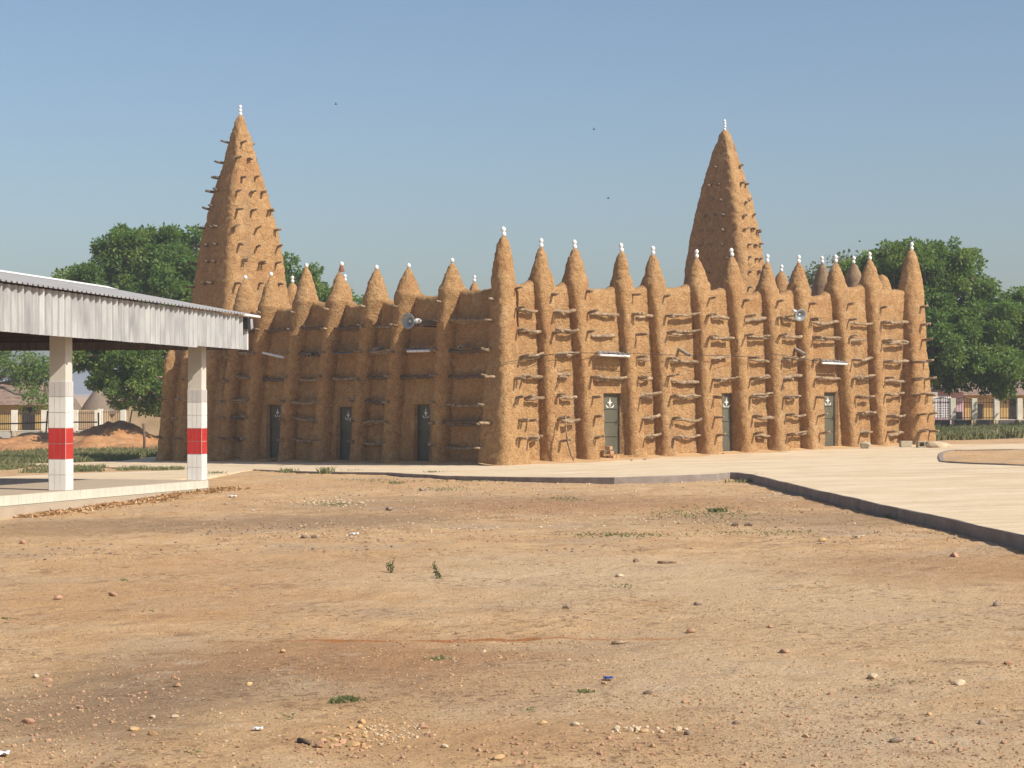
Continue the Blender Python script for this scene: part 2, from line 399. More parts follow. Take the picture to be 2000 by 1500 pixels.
# pavement slab with its front edge
def slab(name, poly, top, depth, material, kind='structure', zf=None, drop=0.0):
    from mathutils.geometry import tessellate_polygon
    n = len(poly); zf = zf or (lambda x, y: float(Pz(x, y)))
    T = [(p.x, p.y, zf(p.x, p.y)+top) for p in poly]
    tris = tessellate_polygon([[Vector((p[0], p[1], 0)) for p in T]])
    B = [(p[0], p[1], p[2]-depth) for p in T]
    Fc = [tuple(t) for t in tris]
    # orient up
    out = []
    for a, b, c in Fc:
        A, Bv, Cv = Vector(T[a]), Vector(T[b]), Vector(T[c])
        out.append((a, b, c) if (Bv-A).cross(Cv-A).z > 0 else (a, c, b))
    area = sum(T[i][0]*T[(i+1) % n][1]-T[(i+1) % n][0]*T[i][1] for i in range(n))
    for i in range(n):
        j = (i+1) % n
        out.append((i, i+n, j+n, j) if area > 0 else (i, j, j+n, i+n))
    mb = MB(); mb.add(T+B, out)
    return mb, out
# kerb strip: rendered edge of the slab, its face towards the dirt
def kerb(name, pts, hs, width=.02, lift=.006, material=M['kerb']):
    mb = MB(); n = len(pts); prof = []
    V = []
    for i, p in enumerate(pts):
        a = pts[max(i-1, 0)]; b = pts[min(i+1, n-1)]; d = (b-a); d.z = 0; d.normalize(); out = Vector((d.y, -d.x, 0))
        top = p.z + lift; j = random.uniform(-.006, .006)
        V += [p+out*(.012+j)+Vector((0, 0, -hs[i]-.12)), p+out*(.012+j)+Vector((0, 0, lift-.012)), p+out*(.0)+Vector((0, 0, lift)), p-out*width+Vector((0, 0, lift)), p-out*width+Vector((0, 0, -.1))]
    Fc = grid_faces(n, 5)
    mb.add(V, Fc)
    mb.f += [(0, 1, 2, 3, 4), tuple((n-1)*5+k for k in (4, 3, 2, 1, 0))]
    return mb.obj(name, material)
dens = []
for i in range(len(kerb_w)-1):
    a, b = kerb_w[i], kerb_w[i+1]; k = max(1, int((b-a).length/.35))
    for q in range(k):
        p = a.lerp(b, q/k); p.z = float(Pz(p.x, p.y)) ; nn = float(noise(np.array([p.x, p.y, 0.]), 1.1, 77)); p.x += .03*nn; p.y += .05*nn; dens.append((p, kerb_h(i)))
kb = kerb('kerb', [d[0] for d in dens], [d[1] for d in dens]); tag(kb, kind='structure')
pave = [d[0].copy() for d in dens]+pave[len(kerb_w)-1:]
mb, _ = slab('pavement', pave, 0, .4, M['concrete'])
pv = mb.obj('pavement', M['concrete']); tag(pv, kind='structure')
# ------------------------------------------------------------------ mosque frames
dR = Vector((math.cos(R(40)), math.sin(R(40)), 0)); nR = Vector((math.sin(R(40)), -math.cos(R(40)), 0))
dL = -nR; nL = -dR
C0 = Vector((-.21, 54.3, 0)); WR, WL = 18.0, 17.7
class Fac:
    def __init__(s, O, d, n, L): s.O, s.d, s.n, s.L = O, d, n, L
    def P(s, t, p, z): return Vector((s.O.x+s.d.x*t+s.n.x*p, s.O.y+s.d.y*t+s.n.y*p, z))
    def t(s, px, p=0):
        k = (px-1000)/F; ox = s.O.x+s.n.x*p; oy = s.O.y+s.n.y*p
        return (k*oy-ox)/(s.d.x-k*s.d.y)
    def z(s, t, p, py):
        q = s.P(t, p, 0); return CAMZ-(py-HY)*q.y/F
    def arr(s, t, p, z):
        return np.stack([s.O.x+s.d.x*t+s.n.x*p, s.O.y+s.d.y*t+s.n.y*p, z+0*t], -1)
FR = Fac(C0, dR, nR, WR); FL = Fac(C0, dL, nL, WL)
FB = Fac(C0+dL*WL, dR, dL, WR); FE = Fac(C0+dR*WR, dL, dR, WL)
mosque = thing('mosque', 'mud brick mosque with two tall cone towers and rows of pinnacled buttresses', 'mosque', (C0.x, C0.y, float(Pz(C0.x, C0.y))))
MO = mosque
def gz(fac, t, p):
    q = fac.P(t, p, 0); return float(Pz(q.x, q.y))

def rough(V, N, amp=1.0, seed=0, big=1.0):
    """push points along normals N by mud relief"""
    d = .022*big*fbm(V, 1.1, 2, 11+seed) + amp*(.012*fbm(V, 4.5, 2, 21) + .017*fbm(V, 11, 2, 31))
    return V + N*d[..., None]
def loft_normals(V):
    du = np.roll(V, -1, 1)-np.roll(V, 1, 1); dv = np.gradient(V, axis=0)
    N = np.cross(du, dv); l = np.linalg.norm(N, axis=-1, keepdims=True); return N/np.maximum(l, 1e-9)
def loft(name, V, material, parent=MO, amp=1.0, flip=False, big=1.0, topcap=True):
    """V rows x ring x 3 from bottom to top"""
    N = loft_normals(V)
    cen = V.mean(1, keepdims=True); sg = np.sign(((V-cen)*N).sum(-1).mean()); N *= sg
    V2 = rough(V, N, amp, big=big)
    n, m = V.shape[:2]; Fc = grid_faces(n, m, cv=True)
    if sg < 0: Fc = Fc[:, ::-1]
    Vf = V2.reshape(-1, 3)
    top = V2[-1].mean(0)+np.array([0, 0, .01])
    Vf = np.vstack([Vf, top]); k = np.arange(m); ti = n*m
    cap = np.stack([(n-1)*m+k, (n-1)*m+(k+1) % m, np.full(m, ti), np.full(m, ti)], -1)
    if sg < 0: cap = cap[:, ::-1]
    # degenerate quads avoided: build with from_pydata style triangles joined as quads split
    me_faces = Fc
    L = np.array(wl(parent))
    me = bpy.data.meshes.new(name)
    capt = cap[:, :3] if sg > 0 else np.stack([cap[:, 1], cap[:, 3], cap[:, 2]], -1)
    allv = (Vf-L).astype(np.float32)
    nf, nc = len(me_faces), len(capt)
    me.vertices.add(len(allv)); me.vertices.foreach_set('co', allv.ravel())
    me.loops.add(nf*4+nc*3); me.loops.foreach_set('vertex_index', np.concatenate([me_faces.ravel(), capt.ravel()]).astype(np.int32))
    me.polygons.add(nf+nc); me.polygons.foreach_set('loop_start', np.concatenate([np.arange(nf)*4, nf*4+np.arange(nc)*3]).astype(np.int32))
    me.polygons.foreach_set('use_smooth', np.full(nf+nc, True))
    me.materials.append(material); me.update(calc_edges=True); me.validate()
    return link(name, me, parent), V2

ballmesh = None
def ball_mesh():
    global ballmesh
    if ballmesh is None:
        prof = [(0.001, -.095)]+[(.088*math.sin(math.pi*i/10), -.095*math.cos(math.pi*i/10)) for i in range(1, 10)]+[(.018, .10), (.001, .112)]
        V, Fc = lathe(prof, 14); mb = MB(); mb.add(V, Fc); ballmesh = mb.mesh('finial_ball', M['ball'], True)
    return ballmesh
def finial(parent, top, n=2, s=1.0):
    """white balls stacked on the tip; parts of the pinnacle or tower"""
    s *= .74; z = top.z-.03; lx = random.uniform(-.02, .02)
    mb = MB(); mb.tube([top+Vector((0, 0, -.12)), top+Vector((0, 0, .06))], [.05*s, .03*s], 8)
    for i in range(n):
        o = link('finial_ball', ball_mesh(), parent, loc=(top.x+lx*i+random.uniform(-.008, .008), top.y, z+.09*s+i*.175*s), scale=(s*random.uniform(.95, 1.05),)*2+(s,))
        o.rotation_euler = (random.uniform(-.15, .15), random.uniform(-.15, .15), 0)

def buttress(fac, tip_px, foot_px, tip_y, zp, balls=2, wf=.33, wm=.235, wt=.31, pf=.5, pt=.27, cone=(2.1, .55), hi=True, material=None, t=None, zt=None, name='buttress', base_px=False, neck=.1, exp=2.25):
    t0 = fac.t(tip_px) if t is None else t
    t1 = (t0 if foot_px is None else fac.t(foot_px, 0 if base_px else pf)); le = 1.6 if base_px else .9
    zt = fac.z(t0, -.07, tip_y) if zt is None else zt
    zg = gz(fac, t1, .6)-.25
    nr = 96 if hi else 40; nc = 34 if hi else 18
    zs = np.concatenate([np.linspace(zg, zg+.5, 9 if hi else 4)[:-1], np.linspace(zg+.5, zp, int(nr*.62)), np.linspace(zp, zt, int(nr*.38))[1:]])
    ang = np.arange(nc)/nc*2*math.pi
    rows = []
    zt_ = max(zt, zp+.02)
    for z in zs:
        h = np.clip((z-zg)/(zp-zg), 0, 1)
        tc = t1+(t0-t1)*h**le
        flare = max(0, 1-(z-zg-.2)/.45)**2*.09
        pfr = pf+(pt-pf)*h+flare; back = -.42
        wv = (wf+(wm-wf)*min(h/.6, 1)) if h < .6 else wm+(wt-wm)*((h-.6)/.4)**2
        wv += flare*.7; ex = exp
        if z > zp:
            u = min((z-zp)/(zt_-zp), 1); q = (1-neck)*max(1-u**cone[0], 0.0)**cone[1]+neck*max(1-u/.34, 0)**1.8; q = max(q, .10*(1-u)+.03)
            wv = wt*q; mid = (pt-.42)/2; half = (pt+.42)/2*q; pfr, back = mid+half, mid-half; ex = exp-(exp-2)*min(u*3, 1)
        c, s_ = np.cos(ang), np.sin(ang)
        cx = np.sign(c)*np.abs(c)**(2/ex); sy = np.sign(s_)*np.abs(s_)**(2/ex)
        rows.append(fac.arr(tc+cx*wv, (pfr+back)/2+sy*(pfr-back)/2, np.full(nc, z)))
    V = np.array(rows)
    o, V2 = loft(name, V, material or M['mud'], amp=1.0 if hi else .8)
    if balls: finial(o, Vector(V2[-1].mean(0)), balls)
    return o, dict(t0=t0, t1=t1, zg=zg, zp=zp, zt=zt, fac=fac, pf=pf, pt=pt, wf=wf, wm=wm, le=le)
def surf(b, z):
    """centre t and front p of a buttress at height z"""
    h = min(max((z-b['zg'])/(b['zp']-b['zg']), 0), 1)
    return b['t1']+(b['t0']-b['t1'])*h**b.get('le', .9), b['pf']+(b['pt']-b['pf'])*h, (b['wf']+(b['wm']-b['wf'])*min(h/.75, 1))

# parapet heights in (px, py) seen along the wall tops
par_R = [(985, 553), (1006, 556), (1048, 551), (1084, 560), (1110, 556), (1152, 564), (1200, 564), (1236, 563), (1270, 561), (1302, 562), (1340, 561), (1391, 567), (1427, 565),
         (1458, 576), (1490, 571), (1520, 575), (1544, 570), (1587, 578), (1626, 572), (1656, 562), (1686, 560), (1723, 566), (1760, 566), (1790, 566)]
par_L = [(964, 563), (906, 569), (862, 577), (820, 578), (776, 590), (752, 589), (714, 594), (680, 594), (640, 593), (624, 591), (576, 601), (554, 602), (506, 608), (470, 610), (420, 615), (360, 622)]
def top_fn(fac, pts):
    a = sorted((fac.t(px, -.1), fac.z(fac.t(px, -.1), -.1, py)) for px, py in pts)
    ta = np.array([q[0] for q in a]); za = np.array([q[1] for q in a])
    return lambda t: np.interp(t, ta, za)
def fillet(f, fac, tips):
    tt_ = [fac.t(a[0]) for a in tips]
    return lambda t: f(t)+sum(.17*np.exp(-(np.abs(np.asarray(t)-q)/.40)**2.5) for q in tt_)
tips_R = [(1060, 1093, 481), (1126, 1165, 484), (1217, 1257, 491), (1279, 1318, 497), (1364.5, 1398, 501), (1433, 1473, 498.5), (1501.5, 1537, 511), (1563.5, 1600, 512.5), (1635.7, 1680, 511), (1702.5, 1733, 506.5)]
tips_L = [(884, 870, 511, 1, 1.25), (799, 774, 522, 1, 1.35), (736, 710, 526, 1, 1.3), (663.5, 639, 528, 1, 1.3), (599, 571, 522, 1, 1.25), (530, 500, 538, 1, 1.3), (480, 454, 544, 1, 1.7)]
topR = fillet(top_fn(FR, par_R), FR, tips_R); topL = fillet(top_fn(FL, par_L), FL, tips_L)
zBack = lambda t: 5.05+.06*np.sin(t*1.7)
zEast = lambda t: 5.3+.07*np.sin(t*1.3)

def wall(fac, top, doors=(), step=.07, name='wall', t0=-.1, t1=None):
    t1 = fac.L+.1 if t1 is None else t1
    ts = list(np.arange(t0, t1+step, step)); zs = list(np.arange(-.9, 4.35, step))
    for (a, b, za, zb) in doors:
        ts = [q for q in ts if min(abs(q-a), abs(q-b)) > .03] + [a-.012, a+.012, b-.012, b+.012]
        zs = [q for q in zs if min(abs(q-za), abs(q-zb)) > .03] + [za-.012, za+.012, zb-.012, zb+.012]
    ts = np.array(sorted(ts)); zs = np.array(sorted(zs))
    tp = top(ts); nf = 10
    cols = []
    for z in zs: cols.append((0*ts, 0*ts+z))
    for i in range(1, nf): cols.append((0*ts, 4.35+(tp-.14-4.35)*i/nf))
    for i in range(0, 9):       # rounded top of the parapet
        a = math.pi*i/8; cols.append((-.21+.21*math.cos(a)+0*ts, tp-.14+.14*math.sin(a)))
    for z in np.linspace(0, 1, 6)[1:]: cols.append((-.42+0*ts, (tp-.14)*(1-z)+3.2*z))
    Pp = np.array([c[0] for c in cols]); Zz = np.array([c[1] for c in cols]); T = np.broadcast_to(ts, Pp.shape)
    batter = np.where(Pp > -.02, np.clip((3.5-Zz)/4, 0, 1)*.10, 0)
    V = fac.arr(T, Pp+batter, Zz)
    nrm = np.zeros_like(V); nrm[...] = np.array(fac.n)
    nt_ = len(zs)+nf-1
    for i in range(9):
        a = math.pi*i/8; nrm[nt_+i] = np.array(fac.n)*math.cos(a)+np.array([0, 0, 1])*math.sin(a)
    nrm[nt_+9:] = -np.array(fac.n)
    V = rough(V, nrm, 1.0)
    for (a, b, za, zb) in doors:
        m = (T > a) & (T < b) & (Zz > za) & (Zz < zb) & (Pp > -.02)
        V[m] = fac.arr(T[m], np.full(m.sum(), -.36), Zz[m])
    Fc = grid_faces(V.shape[0], V.shape[1])
    # orientation
    A = V[0, 0]; nn = np.cross(V[0, 1]-A, V[1, 1]-A)
    if nn @ np.array(fac.n) < 0: Fc = Fc[:, ::-1]
    return mesh_obj(name, V.reshape(-1, 3), Fc, M['mud'], MO)

# doors: pixel boxes on the wall planes
doors_R = [(1177.5, 1213, 769.5, 886.5), (1409, 1437, 769.5, 882), (1608, 1634, 767, 873)]
doors_L = [(812, 842, 790, 906.5), (661, 690, 795, 905), (524, 551, 791, 894)]
def dboxes(fac, lst):
    out = []
    for x0, x1, y0, y1 in lst:
        a, b = sorted((fac.t(x0), fac.t(x1))); m = (a+b)/2
        out.append((a, b, fac.z(m, 0, y1), fac.z(m, 0, y0)))
    return out
DRb = dboxes(FR, doors_R); DLb = dboxes(FL, doors_L)
wall(FR, topR, DRb); wall(FL, topL, DLb)
wall(FB, zBack, step=.25); wall(FE, zEast, step=.2)
# flat mud roof
q = [C0+dR*.3+dL*.3, C0+dR*(WR-.3)+dL*.3, C0+dR*(WR-.3)+dL*(WL-.3), C0+dR*.3+dL*(WL-.3)]
mb = MB(); mb.add([(p.x, p.y, 4.1) for p in q]+[(p.x, p.y, 3.95) for p in q], [(0, 1, 2, 3), (7, 6, 5, 4)]+[(i, i+4, (i+1) % 4+4, (i+1) % 4) for i in range(4)]); mb.obj('roof', M['mud'], MO)

def door(fac, a, b, z0, z1):
    pd = -.10; m = (a+b)/2
    ang = math.atan2(fac.d.y, fac.d.x); Mz = Matrix.Rotation(ang, 3, 'Z')
    mb = MB(); mb.box(fac.P(m, pd-.02, (z0+z1)/2), (b-a-.05, .04, z1-z0-.03), Mz)
    d = mb.obj('door', M['door'], MO)
    fr = MB(); th = .035
    for tt in (a+th/2, b-th/2): fr.box(fac.P(tt, pd+.005, (z0+z1)/2), (th, .07, z1-z0), Mz)
    fr.box(fac.P(m, pd+.005, z1-th/2), (b-a-2*th-.002, .066, th), Mz); fr.obj('door_frame', M['door'], d)
    for k, hh in enumerate((.30, .54, .76)):
        rb = MB(); rb.box(fac.P(m, pd+.012, z0+(z1-z0)*hh), (b-a-.12, .022, .045), Mz); rb.obj('door_rail', M['door'], d, bevel=.006)
    # crescent with a four pointed star above it
    cz = z0+(z1-z0)*.845; cw = (b-a)
    cm = m if fac is FR else m
    def fp(x, z, p=.012): return fac.P(cm+x, pd+p, z)
    for nm in ('crescent', 'star'):
        e = MB(); out = []
        if nm == 'crescent':
            r1, r2, off = .17, .155, .055; n = 18; o_, i_ = [], []
            for k in range(n+1):
                u = -1+2*k/n; th_ = -math.pi/2+u*1.32
                o_.append((r1*math.cos(th_), r1*math.sin(th_))); w_ = .042*(1-u*u)**.7+.004
                i_.append(((r1-w_)*math.cos(th_), (r1-w_)*math.sin(th_)))
            pts = [(x, z-.0) for x, z in o_+i_[::-1]]
            quads = [(k, k+1, 2*n+1-k-1, 2*n+1-k) for k in range(n)]
        else:
            pts = []
            for k in range(8):
                th_ = math.pi/4*k+math.pi/2; rr = (.15 if k in (0, 4) else .105) if k % 2 == 0 else .035
                pts.append((rr*math.cos(th_), rr*math.sin(th_)+.02))
            pts.append((0, .02)); quads = [(k, (k+1) % 8, 8) for k in range(8)]
        n0 = len(pts)
        V = [fp(x, cz+z, .012) for x, z in pts]+[fp(x, cz+z, .001) for x, z in pts]
        Fq = [tuple(f) for f in quads]+[tuple(i+n0 for i in f[::-1]) for f in quads]
        ring = list(range(n0 if nm == 'crescent' else 8)); L_ = len(ring)
        Fq += [(ring[i], ring[i]+n0, ring[(i+1) % L_]+n0, ring[(i+1) % L_]) for i in range(L_)]
        e.add(V, Fq); e.obj(nm, M['emblem'], d)
    hd = MB(); hd.tube([fac.P(b-.12, pd+.01, z0+(z1-z0)*.5), fac.P(b-.12, pd+.05, z0+(z1-z0)*.5), fac.P(b-.12, pd+.05, z0+(z1-z0)*.56), fac.P(b-.12, pd+.01, z0+(z1-z0)*.56)], .008, 6)
    hd.obj('handle', M['black'], d)
    # mud threshold
    if z0 > gz(fac, m, .2)-.05:
        s_ = MB(); s_.box(fac.P(m+.1, .16, (z0+gz(fac, m, .3)-.1)/2-.02), (b-a+.15, .5, z0-gz(fac, m, .3)+.06), Mz); s_.obj('threshold', M['mud'], MO, bevel=.03)
for bx in DRb: door(FR, *bx)
for bx in DLb: door(FL, *bx)

# ------------------------------------------------------------------ buttresses
BR = []
for i, (a, b, y) in enumerate(tips_R):
    t0 = FR.t(a)
    o, inf = buttress(FR, a, b-1, y, float(topR(t0))-.10, wt=random.uniform(.33, .36) if i != 2 else .31, cone=(random.uniform(1.4, 1.8), .64), wf=random.uniform(.27, .31), wm=.245, pf=random.uniform(.47, .54), neck=random.uniform(.06, .14), exp=3.2)
    BR.append(inf)
BL = []
for i, (a, b, y, nb, ce) in enumerate(tips_L):
    t0 = FL.t(a)
    if a == 663.5: nb = 0
    o, inf = buttress(FL, a, b, y, float(topL(t0))-.10, balls=nb, wt=.36 if i < 6 else .31, cone=(ce+.05, .72), wf=random.uniform(.27, .31), wm=.24, pf=random.uniform(.44, .52), pt=.44, base_px=True)
    BL.append(inf)
    if a == 663.5:
        tp_ = FL.P(t0, -.07, inf['zt']-.04)
        nk = MB(); V, Fc = lathe([(.10, 0), (.085, .08), (.055, .17), (.05, .2)], 14); nk.add([Vector(v)+tp_ for v in V], Fc)
        nk.obj('clay_neck', M['clay'], o, smooth=True); finial(o, tp_+Vector((0, 0, .2)), 1)
for tt in (14.9, 16.3, 17.5):
    o, inf = buttress(FL, None, None, None, 3.2, balls=0, t=tt, zt=3.7, wf=.35, pf=1.0, pt=.7); BL.append(inf)
BLX = BL[-3:]
# corner buttresses: square in plan
def corner(O, du, dv, secs, tip, material=M['mud'], balls=2, ball_s=1.05):
    """secs: z, u0, u1, v0, v1, exponent ; u outward along du, v along dv"""
    zs = np.concatenate([np.linspace(secs[0][0], secs[-1][0], 120)]); S_ = np.array(secs, float); nc = 44
    ang = np.arange(nc)/nc*2*math.pi; rows = []
    for z in zs:
        u0, u1, v0, v1, ex = [np.interp(z, S_[:, 0], S_[:, k]) for k in range(1, 6)]
        c, s_ = np.cos(ang), np.sin(ang)
        cu = np.sign(c)*np.abs(c)**(2/ex); sv = np.sign(s_)*np.abs(s_)**(2/ex)
        U = (u0+u1)/2+cu*(u1-u0)/2; Vv = (v0+v1)/2+sv*(v1-v0)/2
        rows.append(np.stack([O.x+du.x*U+dv.x*Vv, O.y+du.y*U+dv.y*Vv, np.full(nc, z)], -1))
    o, V2 = loft('buttress', np.array(rows), material)
    if balls: finial(o, Vector(V2[-1].mean(0)), balls, ball_s)
    return o
zc = 6.43
corner(C0, nR, nL, [(-.4, -.4, 1.02, -.4, .92, 4), (0, -.4, .95, -.4, .84, 4), (.5, -.4, .84, -.38, .74, 4), (1.7, -.38, .68, -.3, .60, 4), (3.4, -.36, .44, -.26, .40, 3.6), (4.6, -.36, .27, -.27, .30, 3.2),
       (5.2, -.36, .25, -.31, .29, 2.6), (5.6, -.33, .21, -.29, .26, 2.2), (5.9, -.28, .16, -.25, .22, 2), (6.15, -.23, .11, -.19, .16, 2), (6.32, -.17, .05, -.13, .09, 2), (zc, -.08, -.02, -.055, -.005, 2)], None)
c1 = C0+dR*WR
corner(c1, nR, dR, [(-.3, -.4, .98, -.95, .42, 4), (.4, -.4, .86, -.85, .36, 4), (2, -.4, .66, -.6, .33, 4), (3.5, -.4, .46, -.5, .30, 3.8), (4.6, -.50, .38, -.50, .36, 3), (5.4, -.50, .36, -.45, .37, 2.4),
       (5.9, -.44, .30, -.38, .32, 2.2), (6.3, -.36, .23, -.31, .25, 2), (6.6, -.28, .15, -.23, .17, 2), (6.78, -.19, .08, -.15, .10, 2), (6.88, -.08, -.01, -.05, .0, 2)], None)
# pinnacles on the far walls
for px, y, nb in ((569, 551, 2), (672, 548, 2), (785, 552, 2), (924, 549, 2)):
    t0 = FB.t(px); buttress(FB, px, None, y, float(zBack(np.array(t0))), balls=nb, hi=False, t=t0, zt=FB.z(t0, 0, y), wt=.34)
for tt in (2.0, 4.2, 9.2, 11.5, 15.6):
    buttress(FB, None, None, None, 5.0, balls=0, hi=False, t=tt, zt=5.35)
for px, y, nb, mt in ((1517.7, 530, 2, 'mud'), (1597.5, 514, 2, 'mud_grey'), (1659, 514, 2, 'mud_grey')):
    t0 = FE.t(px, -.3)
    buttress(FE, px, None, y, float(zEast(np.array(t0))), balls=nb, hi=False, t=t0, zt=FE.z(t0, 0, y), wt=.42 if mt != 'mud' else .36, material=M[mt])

FR2 = Fac(C0-nR*.45, dR, nR, WR); t0 = FR2.t(1730); buttress(FR2, 1730, None, 536, 5.4, balls=0, hi=False, t=t0, zt=FR2.z(t0, 0, 536), wt=.36, pf=.2, pt=.15)
# ------------------------------------------------------------------ towers
def tower(cx, cy, secs, nb, sz=.95, rot=None):
    """secs: z, size along dR, size along dL, exponent"""
    S_ = np.array(secs, float); zs = np.linspace(S_[0, 0], S_[-1, 0], 230); nc = 120; ang = (np.arange(nc)+.5)/nc*2*math.pi; rows = []
    for z in zs:
        a, b, ex, ox, oy = [np.interp(z, S_[:, 0], S_[:, k]) for k in (1, 2, 3, 4, 5)]
        c, s_ = np.cos(ang), np.sin(ang)
        r = (np.abs(c)**ex+np.abs(s_)**ex)**(-1/ex)
        U, Vv = c*r*a/2+ox, s_*r*b/2+oy
        rows.append(np.stack([cx+dR.x*U+dL.x*Vv, cy+dR.y*U+dL.y*Vv, np.full(nc, z)], -1))
    o, V2 = loft('tower', np.array(rows), M['mud'], amp=1.3, big=1.2)
    finial(o, Vector(V2[-1].mean(0)), nb, sz)
    return o
T1c = C0+dR*1.5+dL*16.15
T1 = tower(T1c.x, T1c.y, [(-1, 4.4, 4.3, 9, 0, 0), (0, 4.2, 4.1, 9, 0, 0), (1.7, 3.9, 3.85, 9, 0, 0), (3.4, 3.45, 3.4, 9, 0, 0), (4.4, 2.95, 2.95, 9, 0, 0), (5.2, 2.66, 2.66, 8, 0, 0), (6.5, 2.36, 2.36, 7, 0, 0), (7.5, 2.10, 2.10, 7, 0, 0),
             (8.6, 1.68, 1.68, 6, 0, 0), (9.8, 1.10, 1.10, 5, 0, 0), (10.6, .74, .74, 4, 0, 0), (11.1, .50, .50, 3, 0, 0), (11.45, .32, .32, 2.5, 0, 0), (11.62, .18, .18, 2, 0, 0), (11.68, .08, .08, 2, 0, 0)], 3)
T2c = C0+dR*17.5+dL*8.3
T2 = tower(T2c.x, T2c.y, [(-1, 1.8, 3.5, 8, 0, 0), (5.0, 1.62, 3.22, 8, 0, .0), (5.8, 1.55, 3.10, 8, 0, .0), (6.9, 1.44, 2.92, 7, 0, .0), (8.2, 1.28, 2.44, 7, 0, .0), (9.2, 1.04, 1.92, 6.5, 0, .0), (10.0, .84, 1.48, 6, 0, .0), (10.7, .63, 1.04, 5, 0, .0), (11.2, .46, .68, 3.8, 0, 0),
             (11.5, .33, .42, 3, 0, 0), (11.66, .24, .28, 2.4, 0, 0), (11.73, .1, .12, 2, 0, 0)], 4, .8)

# ------------------------------------------------------------------ timber: beam ends and logs
stubs = []
for v in range(8):
    mb = MB(); r = random.uniform(.036, .05); pts = []
    y0 = 0; z0 = 0
    for i in range(5):
        pts.append((-.22+.155*i*1.0, y0, z0)); y0 += random.uniform(-.015, .015); z0 += random.uniform(-.006, .016)
    mb.tube(pts, [r*1.05, r, r*random.uniform(.9, 1.1), r*random.uniform(.85, 1.05), r*.8], 7, jit=.08)
    if v >= 5:
        dx = random.choice((-1, 1))*.08; pts2 = [(x*.8, y+dx, z-.02) for x, y, z in pts]; mb.tube(pts2, r*.75, 7, jit=.08)
    stubs.append(mb.mesh('beam_end', M['wood'], True))
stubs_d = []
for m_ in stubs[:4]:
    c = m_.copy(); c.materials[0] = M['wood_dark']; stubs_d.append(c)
def stub(pos, n, s=1.0, v=None, dark=False, parent=MO):
    az = math.atan2(n.y, n.x)+random.uniform(-.12, .12)
    me = random.choice(stubs_d if dark else stubs) if v is None else stubs[v]
    link('beam_end', me, parent, loc=pos, rot=(random.uniform(-.5, .5), random.uniform(-.16, .03), az), scale=(s*random.uniform(.85, 1.15), random.uniform(.85, 1.2), random.uniform(.85, 1.2)))
rows_R = [4.88, 4.35, 3.78, 3.07, 2.48, 1.92, 1.30, .72]
rows_L = [4.6, 4.05, 3.25, 2.5, 1.75, 1.18, .52]
def log(fac, ta, tb, z, p, z2=None, r=.045, double=False, light=False):
    mb = MB(); z2 = z if z2 is None else z2
    for q in range(2 if double else 1):
        pts = []; rad = []; n = 9; dz = 0; dp = 0; ph = random.uniform(0, 6.3); amp = random.uniform(.01, .05)
        for i in range(n):
            u = i/(n-1); dz = .6*dz+random.uniform(-.017, .017); dp = .6*dp+random.uniform(-.03, .03)
            sag = -amp*math.sin(u*math.pi)*random.choice((1, 1, .7))
            pts.append(fac.P(ta+(tb-ta)*u, p+dp+(.07 if q else 0), z+(z2-z)*u+dz+sag*(1-q*.3)+(.035 if q else 0)+.012*math.sin(ph+u*9)))
            rad.append(r*random.uniform(.8, 1.18)*(.75 if q else 1)*(.85 if i in (0, n-1) else 1))
        mb.tube(pts, rad, 8, jit=.1)
    mb.obj('log', M['wood'] if light or random.random() < .7 else M['wood_dark'], MO, smooth=True)
# right facade
cornerR = dict(t0=0, t1=-.1, zg=-.1, zp=5.1, fac=FR, pf=.9, pt=.24, wf=.5, wm=.3)
endR = dict(t0=WR, t1=WR-.15, zg=.1, zp=5.4, fac=FR, pf=.9, pt=.3, wf=.6, wm=.4)
seqR = [cornerR]+BR+[endR]
for i, b in enumerate(seqR):
    for k, z in enumerate(rows_R):
        zz = z+random.uniform(-.05, .05)
        tc, pf, wv = surf(b, zz)
        if i == 0: tc = {0: .18, 1: .15, 2: .17, 3: .2, 4: .22}.get(k, .25)
        if i == 11: tc -= .05
        off = wv*.45 if i not in (0, 11) else 0
        stub(FR.P(tc+off+random.uniform(-.03, .03), pf-.02, zz), nR, 1.0 if k else .75, v=random.choice((0, 1, 2, 3, 4)) if k == 0 else None)
        if i == 0 and k >= 4: stub(FR.P(-.12, pf-.02, zz+.0), nR, 1.0, v=5+random.randint(0, 2))
        if i == 11 and k >= 3: stub(FR.P(tc-.42, pf-.02, zz), nR, .9)
door_ts = [(bx[0]+bx[1])/2 for bx in DRb]
for i in range(len(seqR)-1):
    A, B = seqR[i], seqR[i+1]
    for k, z in enumerate(rows_R[1:], 1):
        ta, pa, wa = surf(A, z); tb, pb, wb = surf(B, z)
        if i == 0: ta, wa = .0, .5-.04*k+.05*k
        if i == 0: wa = float(np.interp(z, [.5, 5], [.42, .34]))
        if i == 10: wb = float(np.interp(z, [.5, 5], [.80, .42]))
        a, b = ta+wa*.9, tb-wb*.9
        isdoor = any(A['t0'] < d_ < B['t0'] for d_ in door_ts)
        if random.random() < .06: continue
        if isdoor and (k >= 5 or (k == 3 and i in (2, 8))): continue
        if b-a < .15: continue
        zz = z+random.uniform(-.05, .05)
        if i == 8 and k == 7: continue
        if random.random() < .3: b -= random.uniform(.1, .3)
        log(FR, a-.05, b-.02, zz+random.uniform(-.04, .04), random.uniform(.10, .2)+.08*(k > 4), zz+random.uniform(-.07, .07), r=random.uniform(.045, .062), double=random.random() < .4, light=True)
